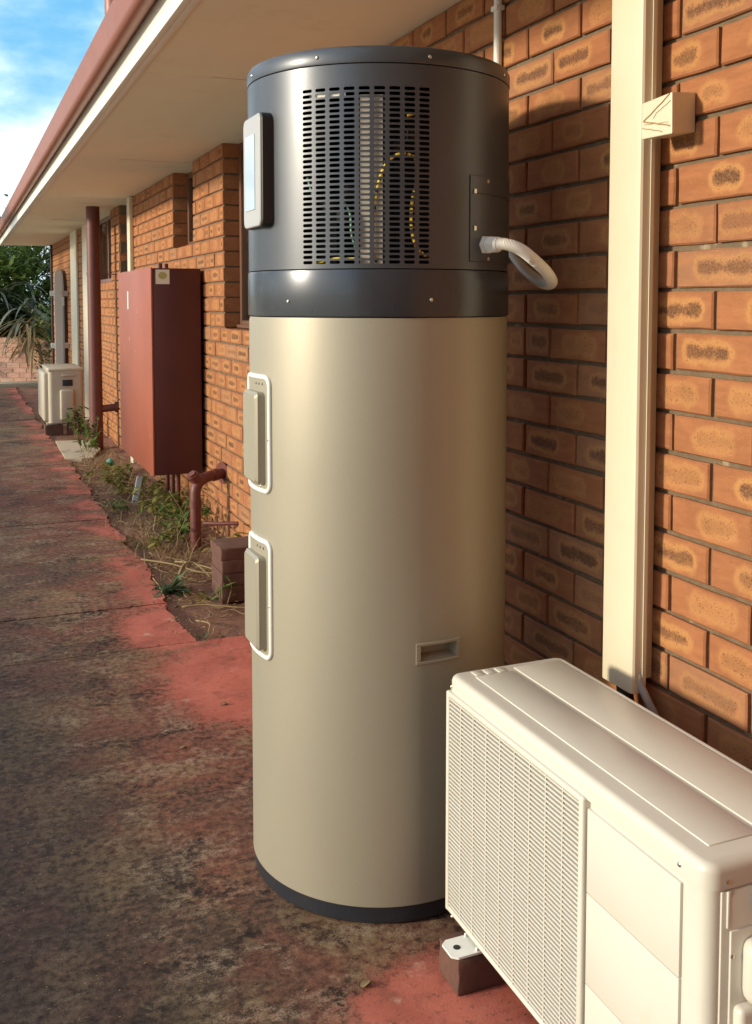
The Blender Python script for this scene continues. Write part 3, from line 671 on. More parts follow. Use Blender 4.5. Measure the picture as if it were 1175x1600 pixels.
# control panel (flat box on the shell facing the path)
px0, px1 = TX - 0.3225, TX - 0.286
def panel_mesh(x0, x1, y0, y1, z0, z1, rad, n=6):
    poly = []
    for (cy_, cz_, a0) in ((y1 - rad, z1 - rad, 0), (y0 + rad, z1 - rad, 90), (y0 + rad, z0 + rad, 180), (y1 - rad, z0 + rad, 270)):
        for k in range(n + 1): a = R(a0 + 90 * k / n); poly.append((cy_ + rad * math.cos(a), cz_ + rad * math.sin(a)))
    return poly
def plate(mb, x0, x1, poly, ch=0.0025):
    """rounded plate along x, outer face x0 chamfered"""
    cy_ = sum(p_[0] for p_ in poly) / len(poly); cz_ = sum(p_[1] for p_ in poly) / len(poly); n = len(poly); o = len(mb.v)
    def ins(p_, d):
        v = Vector((p_[0] - cy_, p_[1] - cz_)); return (p_[0] - d * (1 if v.x > 0 else -1), p_[1] - d * (1 if v.y > 0 else -1))
    for x, d in ((x1, 0), (x0 + ch, 0), (x0, ch)):
        for p_ in poly: a, b = ins(p_, d) if d else p_; mb.v.append((x, a, b))
    for l in range(2):
        for k in range(n): k2 = (k + 1) % n; mb.f.append((o + l * n + k, o + l * n + k2, o + (l + 1) * n + k2, o + (l + 1) * n + k)); mb.r.append(0)
    mb.f.append(tuple(o + 2 * n + k for k in range(n))); mb.f.append(tuple(o + k for k in range(n))[::-1]); mb.r += [0, 0]
y0, y1 = TY - 0.104, TY + 0.034
mb = MB(); plate(mb, px0 + 0.003, px1, panel_mesh(0, 0, y0, y1, 1.540, 1.790, 0.018)); ctl = mb.build('control_panel', M['black'], tank, 30)
mb = MB(); plate(mb, px0 - 0.001, px0 + 0.004, panel_mesh(0, 0, y0 + 0.002, y1 - 0.002, 1.542, 1.788, 0.016), 0.002); mb.build('bezel', M['bezel'], ctl, 30)
mb = MB(); plate(mb, px0 - 0.0022, px0 + 0.001, panel_mesh(0, 0, y0 + 0.040, y1 - 0.020, 1.580, 1.748, 0.003), 0.0006); mb.build('display', M['screen'], ctl, 30)
# element covers
for z0, z1 in ((0.945, 1.205), (0.560, 0.828)):
    t0, t1, rz = 170.0, 196.0, 0.020; rt = math.degrees(rz / TR); loop = []
    for ct, cz, a0 in ((t1 - rt, z1 - rz, 0), (t0 + rt, z1 - rz, 90), (t0 + rt, z0 + rz, 180), (t1 - rt, z0 + rz, 270)):
        for k in range(9): a = R(a0 + 90 * k / 8); loop.append((ct + rt * math.cos(a), cz + rz * math.sin(a)))
    dense = []
    for (ta, za), (tb, zb_) in zip(loop, loop[1:] + loop[:1]):
        m_ = max(1, int(max(abs(tb - ta) / 2.5, abs(zb_ - za) / 0.03)))
        for q in range(m_): dense.append((ta + (tb - ta) * q / m_, za + (zb_ - za) * q / m_))
    pts = [cp(t_, z_, TR + 0.0015) for t_, z_ in dense]; mb = MB(); mb.tube(pts + pts[:2], 0.0058, 10, False)
    gsk = mb.build('element_cover', M['white'], tank, 80)
    mb = MB(); cpatch(mb, t0 + 0.6, t1 - 0.6, z0 + 0.004, z1 - 0.004, TR - 0.001, TR + 0.0032, 12, 0.001); mb.build('cover_plate', M['beige'], gsk, 40)
    mb = MB(); plate(mb, TX - 0.3285, TX - 0.290, panel_mesh(0, 0, TY - 0.068, TY + 0.040, z0 + 0.016, z1 - 0.034, 0.010), 0.006); mb.build('cap', M['beige'], gsk, 30)
    for k in range(3): screw('slot', M['black'], gsk, cp(184 + k * 3.2, z1 - 0.016, TR + 0.003), cd(185), 0.0028, 0.0012)
    screw('screw', M['screw'], gsk, cp(195.8, (z0 + z1) / 2 - 0.01, TR + 0.0065), cd(195), 0.003, 0.002); screw('screw', M['screw'], gsk, cp(188, z0 + 0.010, TR + 0.003), cd(188), 0.003, 0.002)

# flexible conduit from gland to the wall
P_ = spline([g0 + gd * 0.028, g0 + gd * 0.055, (1.135, 1.918, 1.489), (1.175, 1.925, 1.466), (1.22, 1.945, 1.440), (1.265, 1.995, 1.420), (1.30, 2.075, 1.417), (1.325, 2.16, 1.430), (1.35, 2.265, 1.462), (1.372, 2.36, 1.505), (1.384, 2.40, 1.53)], 26)
cond = tag(MB().tube(P_, lambda i: 0.0135 if i % 2 else 0.0118, 14).build('flexible_conduit', M['white'], None, 80), 'white corrugated conduit looping from the heater gland to the brick wall', 'conduit')
# fixed conduit on the wall above the heater
cpo = thing('wall_conduit', 'thin white rigid conduit running up the brick wall behind the heater', 'conduit', (WX - 0.012, 2.447, 0))
MB().tube([(WX - 0.0125, 2.447, 0.3), (WX - 0.0125, 2.447, SOF - 0.002)], 0.0115, 14).build('tube', M['white'], cpo)
for z in (1.0, 2.16): MB().rbox(WX - 0.0265, WX - 0.001, 2.430, 2.464, z, z + 0.014, 0.002).build('saddle_clip', M['white'], cpo)

# ------------------------------------------------------------------ pipe cover on the wall
duct = thing('pipe_cover', 'tall cream plastic pipe cover running up the brick wall behind the white air conditioner', 'pipe cover', (WX, 1.8, 0.53))
dprof = [(WX - 0.002, 1.763), (WX - 0.034, 1.763), (WX - 0.034, 1.766), (WX - 0.037, 1.768), (WX - 0.037, 1.880), (WX - 0.034, 1.884), (WX - 0.002, 1.886)]
MB().prism(dprof, 0.555, SOF - 0.002).build('back_channel', M['cream'], duct, 25)
cprof = [(WX - 0.0375, 1.7415), (WX - 0.062, 1.7415), (WX - 0.0668, 1.744), (WX - 0.069, 1.750), (WX - 0.069, 1.846), (WX - 0.0665, 1.852), (WX - 0.062, 1.8555), (WX - 0.0375, 1.8555)]
cprof = [(x, y + (0.010 if False else 0)) for x, y in cprof]
MB().prism(cprof, 0.534, SOF - 0.002).build('front_cover', M['cream'], duct, 25)
MB().prism([(WX - 0.036, 1.752), (WX - 0.045, 1.752), (WX - 0.045, 1.7380), (WX - 0.036, 1.7380)], 0.545, SOF - 0.002).build('cover_lip', M['cream'], duct, 25)
# junction box, its corner chipped
jb = thing('junction_box', 'small cream junction box with scored broken face beside the pipe cover', 'junction box', (WX - 0.05, 1.68, 1.70))
bm = bmesh.new()
jx0, jx1, jy0, jy1, jz0, jz1 = WX - 0.105, WX - 0.002, 1.600, 1.700, 1.700, 1.782
jv = [(jx1 - 0.0, 1.655, 1.716), (jx1, 1.655, 1.796), (1.311, 1.639, 1.788), (1.311, 1.637, 1.706), (1.306, 1.728, 1.707), (1.306, 1.728, 1.780), (jx1, 1.735, 1.716), (jx1, 1.735, 1.79)]
mb = MB(); mb.add(jv, [(0, 1, 2, 3), (3, 2, 5, 4), (0, 3, 4, 6), (1, 7, 5, 2), (4, 5, 7, 6), (0, 6, 7, 1)])
bm = bmesh.new(); me_ = mb.mesh('t', M['cream'], 0); bm.from_mesh(me_); bmesh.ops.bevel(bm, geom=list(bm.edges), offset=0.0025, segments=2, profile=0.5, affect='EDGES')
me2 = bpy.data.meshes.new('shell'); bm.to_mesh(me2); bm.free(); me2.materials.append(M['cream']); link('shell', me2, jb)
jf = lambda a, b, h: Vector((1.311 + (1.306 - 1.311) * a - h, 1.638 + 0.090 * a, 1.7065 + (1.788 - 1.7065) * b - 0.006 * a * b))   # a 0..1 across the face, b 0..1 up
tan_ = paint('scored_plastic', (0.44, 0.31, 0.16), 0.7, var=0.15); M['score'] = tan_
for (a0, b0, a1, b1, w_) in ((0.08, 0.97, 0.93, 0.47, 0.0022), (0.05, 0.80, 0.50, 0.60, 0.0012), (0.93, 0.47, 0.05, 0.20, 0.0022), (0.95, 0.30, 0.30, 0.10, 0.0014), (0.50, 0.60, 0.60, 0.48, 0.0012), (0.90, 0.38, 0.10, 0.30, 0.0010)):
    n = 7; pts = []
    for k in range(n + 1):
        t_ = k / n; q = jf(a0 + (a1 - a0) * t_, b0 + (b1 - b0) * t_, 0.0003); q.z += 0.0006 * math.sin(k * 2.1 + a0 * 9); pts.append(q)
    MB().tube(pts, w_ * 0.75, 6).build('score_line', M['score'], jb, 60)
# corrugated tube from the foot of the cover
P_ = spline([(1.338, 1.752, 0.60), (1.338, 1.745, 0.56), (1.345, 1.728, 0.525), (1.357, 1.715, 0.49), (1.362, 1.70, 0.44), (1.355, 1.66, 0.36), (1.33, 1.60, 0.30), (1.24, 1.55, 0.27), (1.19, 1.54, 0.26)], 14)
tag(MB().tube(P_, lambda i: 0.0095 if i % 2 else 0.0080, 12).build('drain_hose', M['bezel'], None, 80), 'grey ribbed hose emerging from the lower end of the cream pipe cover', 'hose')
P_ = spline([(1.34, 1.80, 0.60), (1.34, 1.80, 0.53), (1.335, 1.78, 0.47), (1.28, 1.70, 0.42), (1.19, 1.64, 0.40)], 10)
tag(MB().tube(P_, 0.018, 12).build('insulated_pipe', M['black'], None, 80), 'black insulated pipe bending from the pipe cover to the white air conditioner', 'pipe')

# ------------------------------------------------------------------ near air conditioner
AX0, AX1, AY0, AY1, AZ0, AZ1 = 0.924, 1.198, 1.050, 1.838, 0.088, 0.605
ac = thing('air_conditioner', 'white outdoor air conditioner unit with slatted grille against the pipe cover', 'air conditioner', ((AX0 + AX1) / 2, (AY0 + AY1) / 2, 0.076))
GY0, GY1, GRZ0, GRZ1 = 1.345, 1.822, 0.110, 0.562       # grille opening
# casing: rounded plan, hollow behind the grille
def rplan(x0, x1, y0, y1, rad, n=6):
    out = []
    for cx_, cy_, a0 in ((x1 - rad, y1 - rad, 0), (x0 + rad, y1 - rad, 90), (x0 + rad, y0 + rad, 180), (x1 - rad, y0 + rad, 270)):
        for k in range(n + 1): a = R(a0 + 90 * k / n); out.append((cx_ + rad * math.cos(a), cy_ + rad * math.sin(a)))
    return out
mb = MB()
pl = rplan(AX0 + 0.006, AX1 - 0.004, AY0 + 0.006, GY0 - 0.004, 0.022)
mb.prism([p_ for p_ in rplan(AX0 + 0.004, AX1 - 0.004, AY0 + 0.004, GY0, 0.020) ], AZ0, AZ1 - 0.030)
mb.box(AX0 + 0.05, AX1 - 0.005, GY0, AY1 - 0.012, AZ0 + 0.001, AZ1 - 0.031)
mb.box(AX0 + 0.006, AX0 + 0.05, GY1 + 0.002, AY1 - 0.004, AZ0 + 0.001, AZ1 - 0.031); mb.box(AX0 + 0.006, AX0 + 0.05, GY0, GY1 + 0.002, GRZ1 + 0.001, AZ1 - 0.031); mb.box(AX0 + 0.006, AX0 + 0.05, GY0, GY1 + 0.002, AZ0 + 0.001, GRZ0 - 0.001)
mb.build('casing', M['acwhite'], ac, 40)
MB().box(AX0 + 0.0485, AX0 + 0.0498, GY0 + 0.002, GY1, GRZ0, GRZ1).build('shroud', M['inside'], ac, 0)
# top cover: skirt with rounded edge and pressed ridges
bm = bmesh.new(); bmesh.ops.create_cube(bm, size=1)
for v in bm.verts: v.co = Vector(((AX0 + AX1) / 2 + v.co.x * (AX1 - AX0), (AY0 + AY1) / 2 + v.co.y * (AY1 - AY0), AZ1 - 0.018 + v.co.z * 0.036))
ve = [e for e in bm.edges if abs(e.verts[0].co.z - e.verts[1].co.z) > 0.01]
bmesh.ops.bevel(bm, geom=ve, offset=0.024, segments=6, profile=0.5, affect='EDGES')
te = [e for e in bm.edges if all(v.co.z > AZ1 - 0.001 for v in e.verts)]
bmesh.ops.bevel(bm, geom=te, offset=0.013, segments=5, profile=0.5, affect='EDGES')
me2 = bpy.data.meshes.new('top_cover'); bm.to_mesh(me2); bm.free(); me2.materials.append(M['acwhite']); me2.polygons.foreach_set('use_smooth', [True] * len(me2.polygons)); me2.set_sharp_from_angle(angle=R(40))
topc = link('top_cover', me2, ac)
def ridge(name, pts, w_, h_, par, mat):
    return MB().tube([Vector(p_) for p_ in pts], w_, 8).build(name, mat, par, 60)
zt = AZ1 - 0.0010
MB().rbox(AX0 + 0.040, AX0 + 0.128, AY0 + 0.045, AY1 - 0.045, AZ1 - 0.004, AZ1 + 0.0022, 0.0018).build('pressed_panel', M['acwhite'], topc, 40)
MB().rbox(AX0 + 0.140, AX1 - 0.022, AY0 + 0.045, AY1 - 0.028, AZ1 - 0.004, AZ1 + 0.0022, 0.0018).build('pressed_panel', M['acwhite'], topc, 40)
for k in range(3): MB().rbox(AX0 + 0.045 + k * 0.027, AX0 + 0.063 + k * 0.027, AY1 - 0.041, AY1 - 0.016, AZ1 - 0.004, AZ1 + 0.002, 0.0015).build('pressed_rib', M['acwhite'], topc, 40)
MB().rbox(AX1 - 0.018, AX1 - 0.010, AY0 + 0.03, AY1 - 0.03, AZ1 - 0.004, AZ1 + 0.001, 0.001).build('pressed_rib', M['acwhite'], topc, 40)
# grille
fr = MB(); gx0, gx1 = AX0 - 0.008, AX0 + 0.012
fr.rbox(gx0, gx1, GY0 - 0.010, GY0 + 0.004, GRZ0 - 0.008, GRZ1 + 0.010, 0.004, 3); fr.rbox(gx0, gx1, GY1 - 0.003, GY1 + 0.010, GRZ0 - 0.008, GRZ1 + 0.010, 0.004, 3)
fr.rbox(gx0 + 0.0006, gx1 - 0.001, GY0, GY1, GRZ1 - 0.002, GRZ1 + 0.0096, 0.004, 3); fr.rbox(gx0 + 0.0006, gx1 - 0.001, GY0, GY1, GRZ0 - 0.0076, GRZ0 + 0.004, 0.004, 3)
gr = fr.build('grille', M['acwhite'], ac, 40)
NS = 52; ps = (GRZ1 - GRZ0 - 0.006) / NS; L = GY1 - GY0 - 0.002
sm = MB(); sm.add([(-0.0045, -L / 2, -0.0026), (-0.0050, -L / 2, 0.0016), (0.004, -L / 2, 0.0022), (0.004, -L / 2, 0.0004), (-0.0045, L / 2, -0.0026), (-0.0050, L / 2, 0.0016), (0.004, L / 2, 0.0022), (0.004, L / 2, 0.0004)],
       [(0, 1, 2, 3), (4, 7, 6, 5), (0, 4, 5, 1), (1, 5, 6, 2), (2, 6, 7, 3), (3, 7, 4, 0)])
sme = sm.mesh('slat', M['acwhite'], 0)
for k in range(NS): link('slat', sme, gr, (AX0 - 0.0005, (GY0 + GY1) / 2, GRZ0 + 0.006 + ps * (k + 0.5)))
rm = MB().rbox(-0.0035, 0.004, -0.0014, 0.0014, GRZ0 + 0.002 - 0.336, GRZ1 - 0.336, 0.0006, 1).mesh('rib', M['acwhite'], 30)
for k in range(1, 9): link('rib', rm, gr, (AX0 - 0.0025, GY0 + (GY1 - GY0) * k / 9, 0.336))
# front panels right of the grille
for z0, z1 in ((0.4155, 0.556), (0.2610, 0.4145), (0.105, 0.2600)): MB().rbox(AX0 - 0.0012, AX0 + 0.012, 1.104, GY0 - 0.013, z0, z1, 0.0014, 2).build('front_panel', M['acwhite'], ac, 40)
# end with service cover
sd = MB(); sd.rbox(AX0 + 0.026, AX1 - 0.01, AY0 + 0.001, AY0 + 0.012, AZ0 + 0.006, AZ1 - 0.040, 0.002); side = sd.build('end_panel', M['acwhite'], ac)
MB().rbox(AX0 + 0.034, AX0 + 0.041, AY0 - 0.0026, AY0 + 0.004, 0.512, 0.566, 0.0022).build('pressed_rib', M['acwhite'], side)
MB().rbox(AX0 + 0.078, AX0 + 0.200, AY0 - 0.004, AY0 + 0.004, 0.528, 0.566, 0.002).build('pressed_rib', M['acwhite'], side)
MB().rbox(AX0 + 0.040, AX1 - 0.03, AY0 - 0.0030, AY0 + 0.004, 0.20, 0.508, 0.0025, 2).build('service_cover', M['acwhite'], side)
MB().rbox(AX0 + 0.056, AX1 - 0.05, AY0 - 0.038, AY0 + 0.002, 0.405, 0.498, 0.018, 4).build('terminal_hood', M['acwhite'], side, 60)
MB().rbox(AX0 + 0.046, AX1 - 0.05, AY0 - 0.020, AY0 + 0.002, 0.22, 0.402, 0.008, 3).build('terminal_hood', M['acwhite'], side, 60)
MB().rbox(AX0 + 0.074, AX0 + 0.15, AY0 - 0.0388, AY0 - 0.030, 0.418, 0.470, 0.0004, 1).build('rating_label', paint('blue_grey_label', (0.05, 0.075, 0.11), 0.5, var=0.3, scale=90), side)
MB().rbox(AX0 + 0.0725, AX0 + 0.0745, AY0 - 0.0389, AY0 - 0.030, 0.416, 0.472, 0.0003, 1).build('label_edge', paint('maroon_label', (0.20, 0.05, 0.05), 0.5), side)
for y, z in ((1.108, AZ1 - 0.024), (1.822, AZ1 - 0.024)): screw('screw', M['screw'], ac, (AX0 + 0.0005, y, z), (-1, 0, 0), 0.0038, 0.0028)
screw('screw', M['screw'], ac, (AX0 - 0.001, 1.812, 0.094), (-1, 0, 0), 0.0036, 0.0028)
screw('screw', M['screw'], ac, (AX0 + 0.036, AY0 + 0.0005, AZ1 - 0.026), (0, -1, 0), 0.0038, 0.0028); screw('screw', M['screw'], ac, (AX0 + 0.044, AY0 - 0.002, 0.472), (0, -1, 0), 0.0038, 0.0028)
for y in (1.20, 1.735):
    mb = MB(); foot = [(0.872, y - 0.020), (0.884, y - 0.030), (1.24, y - 0.030), (1.25, y - 0.02), (1.25, y + 0.02), (1.24, y + 0.03), (0.884, y + 0.030), (0.872, y + 0.020)]
    mb.prism(foot, 0.0765, 0.081); ft = mb.build('mounting_foot', M['white'], ac, 30)
    MB().tube([(0.895, y, 0.0808), (0.895, y, 0.0818)], 0.0075, 14).build('dark_hole_disc', M['inside'], ft)  # raised dark disc painted for the shade inside a bolt hole
    MB().rbox(0.925, 1.19, y - 0.027, y - 0.022, 0.0795, 0.0879, 0.001, 1).build('flange', M['white'], ft); MB().rbox(0.925, 1.19, y + 0.022, y + 0.027, 0.0795, 0.0879, 0.001, 1).build('flange', M['white'], ft)
def rough_brick(name, x0, x1, y0, y1, z0, z1, mat, seed):
    bm = bmesh.new(); bmesh.ops.create_cube(bm, size=1)
    for v in bm.verts: v.co = Vector(((x0 + x1) / 2 + v.co.x * (x1 - x0), (y0 + y1) / 2 + v.co.y * (y1 - y0), (z0 + z1) / 2 + v.co.z * (z1 - z0)))
    bmesh.ops.bevel(bm, geom=list(bm.edges), offset=0.004, segments=2, profile=0.5, affect='EDGES')
    bmesh.ops.subdivide_edges(bm, edges=[e for e in bm.edges if e.calc_length() > 0.03], cuts=4, use_grid_fill=True)
    for v in bm.verts:
        q = v.co * 30 + Vector((seed * 3.3, 0, 0)); v.co += Vector((mnoise.noise(q), mnoise.noise(q + Vector((9, 0, 0))), mnoise.noise(q + Vector((0, 9, 0))))) * 0.0035 * (0.3 if abs(v.co.z - z0) < 0.005 else 1)
    me = bpy.data.meshes.new(name); bm.to_mesh(me); bm.free(); me.materials.append(mat); me.polygons.foreach_set('use_smooth', [True] * len(me.polygons)); me.set_sharp_from_angle(angle=R(40))
    return link(name, me)
tag(rough_brick('support_brick', 0.882, 1.08, 1.704, 1.790, 0.0, 0.0745, M['brickdark'], 1), 'dark red brick under the white air conditioner foot beside the heater', 'brick')
tag(rough_brick('support_brick', 0.852, 1.08, 1.145, 1.255, 0.0, 0.0745, M['brickdark'], 2), 'dark red brick under the air conditioner foot away from the heater', 'brick')

# ------------------------------------------------------------------ red cabinet on the wall
bx0, bx1, by0, by1, bz0, bz1 = 1.063, WX - 0.022, 6.055, 7.34, 0.330, 1.575
cab = thing('meter_cabinet', 'tall dark red metal cabinet with a pale sticker mounted on the brick wall', 'cabinet', ((bx0 + bx1) / 2, (by0 + by1) / 2, bz0))
MB().rbox(bx0 + 0.012, bx1, by0 + 0.004, by1, bz0, bz1, 0.004).build('body', M['shaded_red'], cab)
MB().rbox(bx0, bx0 + 0.0115, by0, by1 + 0.003, bz0 - 0.004, bz1 + 0.004, 0.003).build('door', M['red'], cab)
MB().rbox(bx0 + 0.030, bx0 + 0.112, by0 + 0.0015, by0 + 0.0038, 1.480, 1.566, 0.0004, 1).build('sticker', paint('sticker_paper', (0.85, 0.80, 0.62), 0.6, var=0.1), cab, 0)
mb = MB()
mb.prism([(0.071 + 0.026 * math.cos(R(a)) , 1.531 + 0.022 * math.sin(R(a))) for a in range(0, 360, 20)], by0 + 0.0008, by0 + 0.0014, lambda a, b, z: (bx0 + a, z, b)); mb.build('sticker_print', paint('sticker_yellow', (0.52, 0.46, 0.16), 0.6, var=0.15), cab, 0)
MB().rbox(bx0 - 0.0022, bx0 - 0.0002, 6.90, 6.945, 1.325, 1.445, 0.0006, 1).build('latch_plate', M['palewood'], cab)
MB().rbox(bx1, WX - 0.001, by0 + 0.15, by0 + 0.2, bz0 + 0.05, bz1 - 0.05, 0.002).build('rail', M['black'], cab); MB().rbox(bx1, WX - 0.001, by1 - 0.2, by1 - 0.15, bz0 + 0.05, bz1 - 0.05, 0.002).build('rail', M['black'], cab)
for y, h in ((6.50, 0.045), (6.30, 0.035)): MB().tube([(1.20, y, bz1 - 0.001), (1.20, y, bz1 + h)], 0.016, 10).build('conduit_stub', M['redpipe'], cab)
for y in (6.25, 6.42, 6.60): MB().tube([(1.25, y, bz0 + 0.01), (1.25, y, -0.05)], 0.014, 10).build('riser_pipe', M['redpipe'], cab)

# ------------------------------------------------------------------ pipes along the wall
vp = thing('elbow_pipe', 'dark red painted elbow pipe leaving the brick wall and dropping into the weeds', 'pipe', (1.195, 5.52, 0))
P_ = [(WX - 0.001, 5.60, 0.400), (1.30, 5.565, 0.395)] + [(1.300 - 0.10 * math.sin(R(a)), 5.565 - 0.04 * math.sin(R(a)), 0.315 + 0.08 * math.cos(R(a))) for a in range(15, 91, 15)] + [(1.20, 5.525, 0.15), (1.20, 5.525, -0.05)]
MB().tube(P_, 0.030, 18).build('tube', M['redpipe'], vp, 50)
MB().tube([(WX - 0.001, 5.6005, 0.400), (WX - 0.012, 5.596, 0.399)], 0.064, 20).build('flange', M['redpipe'], vp)
for q0, q1 in (((1.335, 5.580, 0.3975), (1.31, 5.570, 0.396)), ((1.20, 5.525, 0.27), (1.20, 5.525, 0.23))): MB().tube([q0, q1], 0.0345, 18).build('collar', M['redpipe'], vp)
MB().tube([(1.225, 5.535, 0.36), (1.185, 5.52, 0.415)], 0.030, 16).build('inspection_cap', M['redpipe'], vp); MB().tube([(1.1855, 5.5205, 0.414), (1.178, 5.517, 0.424)], 0.024, 6).build('cap_nut', M['redpipe'], vp)
tag(MB().tube([(1.384, 5.30, 0.17), (1.30, 5.35, 0.165), (1.22, 5.42, 0.16)], 0.011, 8).build('iron_rod', M['redpipe']), 'thin rusty rod sticking from the brick wall by the elbow pipe', 'rod')
dpx, dpy = 1.185, 9.75
dn = thing('downpipe', 'dark red round downpipe falling from the soffit to the garden bed', 'downpipe', (dpx, dpy, 0))
MB().tube([(dpx, dpy, -0.05), (dpx, dpy, SOF - 0.001)], 0.062, 24).build('tube', M['redpipe'], dn)
for z in (0.35, 1.62): MB().tube([(dpx, dpy, z), (dpx, dpy, z + 0.03)], 0.0655, 24).build('bracket', M['redpipe'], dn)
MB().tube([(dpx, dpy, 1.63), (WX, dpy - 0.1, 1.63)], 0.006, 6).build('tie_rod', M['redpipe'], dn)
MB().tube([(dpx, dpy, 0.36), (WX - 0.001, dpy - 0.02, 0.38)], 0.035, 12).build('branch', M['redpipe'], dn); MB().tube([(WX - 0.03, dpy - 0.018, 0.379), (WX - 0.001, dpy - 0.02, 0.38)], 0.05, 12).build('flange', M['redpipe'], dn)

# ------------------------------------------------------------------ far air conditioner
fx0, fx1, fy0, fy1, fz0, fz1 = 0.80, 1.20, 10.90, 11.72, 0.115, 0.685
fa = thing('air_conditioner', 'grubby aged cream outdoor unit on blocks beyond the dark red downpipe', 'air conditioner', ((fx0 + fx1) / 2, (fy0 + fy1) / 2, 0.06))
mb = MB(); mb.prism(rplan(fx0 + 0.05, fx1, fy0, fy1, 0.04, 5), fz0, fz1 - 0.02); mb.build('casing', M['acold'], fa, 40)
MB().rbox(fx0 + 0.045, fx1 + 0.004, fy0 - 0.005, fy1 + 0.005, fz1 - 0.035, fz1, 0.015, 3).build('top_cover', M['acold'], fa, 40)
MB().rbox(fx0, fx0 + 0.07, fy0 + 0.06, fy1 - 0.02, fz0 + 0.01, fz1 - 0.045, 0.025, 3).build('front_grille', M['acold'], fa, 40)
mb = MB(); mb.rbox(fx0 + 0.16, fx1 - 0.10, fy0 - 0.05, fy0 + 0.01, fz0 + 0.03, fz1 - 0.22, 0.02, 3); hood = mb.build('valve_cover', M['acold'], fa, 60)
MB().rbox(fx0 + 0.19, fx1 - 0.11, fy0 - 0.012, fy0 + 0.01, fz1 - 0.185, fz1 - 0.12, 0.004).build('dark_recess_block', M['inside'], fa)  # raised near-black block painted for the shade of a handle recess
MB().rbox(fx0 + 0.18, fx1 - 0.08, fy0 - 0.012, fy0 + 0.006, fz1 - 0.085, fz1 - 0.065, 0.003).build('pressed_rib', M['acold'], fa)
for y in (10.98, 11.6): MB().rbox(fx0 + 0.03, fx1 + 0.02, y - 0.03, y + 0.03, 0.095, 0.116, 0.003).build('foot_rail', M['acold'], fa)
for k, (y, x) in enumerate(((10.98, 0.90), (10.98, 1.13), (11.6, 0.90), (11.6, 1.13))):
    if k in (0, 1): tag(rough_brick('support_block', x - 0.09, x + 0.09, y - 0.06, y + 0.06, 0.0 - 0.03, 0.094, M['brickdark'], 5 + k), ('dark block under the outer near foot of the aged cream unit' if k == 0 else 'dark block under the wall side foot of the aged cream unit'), 'block')
# white pointed paling
pal = MB(); py_ = 14.15
pal.prism([(1.205, -0.05), (1.305, -0.05), (1.305, 1.70), (1.292, 1.77), (1.255, 1.835), (1.218, 1.77), (1.205, 1.70)], py_, py_ + 0.03, lambda a, b, z: (a, z, b))
gate = thing('picket_gate_post', 'white pointed timber picket standing against the far end of the brick wall', 'picket', (1.255, py_, 0))
pal.build('paling', M['palewood'], gate, 0)
for z in (0.75, 1.45): MB().rbox(1.15, WX - 0.002, py_ + 0.031, py_ + 0.07, z, z + 0.07, 0.003).build('rail', M['palewood'], gate)
MB().rbox(1.306, 1.33, py_ - 0.01, py_ + 0.02, 1.32, 1.44, 0.003).build('latch', M['palewood'], gate)

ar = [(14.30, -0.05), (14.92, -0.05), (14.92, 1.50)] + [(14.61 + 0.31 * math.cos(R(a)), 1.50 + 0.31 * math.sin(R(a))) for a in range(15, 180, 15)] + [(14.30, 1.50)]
tag(MB().prism(ar, WX - 0.045, WX - 0.004, lambda a, b, z: (z, a, b)).build('arched_shadow_panel', M['darkbrown'], None, 30), 'dark arched panel standing in for a shadow on the brick wall behind the white picket', 'panel')  # dark arched panel put where a shadow lies on the wall
# ------------------------------------------------------------------ loose things in the bed
for k in range(4):
    z0 = 0.0 + k * 0.0595; j_ = random.Random(40 + k); dx, dy = j_.uniform(-0.004, 0.004), j_.uniform(-0.004, 0.004)
    names = ('bottom brick of the stacked dark bricks beside the heater', 'second brick up in the stacked dark bricks beside the heater', 'third brick up in the stacked dark bricks beside the heater', 'topmost brick of the stacked dark bricks beside the heater')
    tag(rough_brick('stacked_brick', 1.098 + dx, 1.325 + dx, 4.505 + dy, 4.715 + dy, z0 - (0.02 if k == 0 else 0), z0 + 0.0585, M['brickdark'], 20 + k), names[k], 'brick', 'stacked loose bricks')
bm = bmesh.new(); bmesh.ops.create_uvsphere(bm, u_segments=24, v_segments=16, radius=0.036)
for v in bm.verts: v.co *= 1 + 0.03 * mnoise.noise(v.co * 60)
me = bpy.data.meshes.new('green_ball'); bm.to_mesh(me); bm.free(); me.materials.append(M['ball']); me.polygons.foreach_set('use_smooth', [True] * len(me.polygons))
tag(link('green_ball', me, None, (1.115, 8.30, 0.075)), 'shiny green plastic ball among the weeds by the red cabinet', 'ball')
MBk = MB().rbox(-0.020, 0.020, -0.006, 0.006, -0.03, 0.165, 0.002, 1, M=Matrix.Translation((1.11, 7.05, 0)) @ Matrix.Rotation(R(12), 4, 'Y'))
tag(MBk.build('garden_stake', M['palewood']), 'short pale flat stake leaning in the weeds under the red cabinet', 'stake')

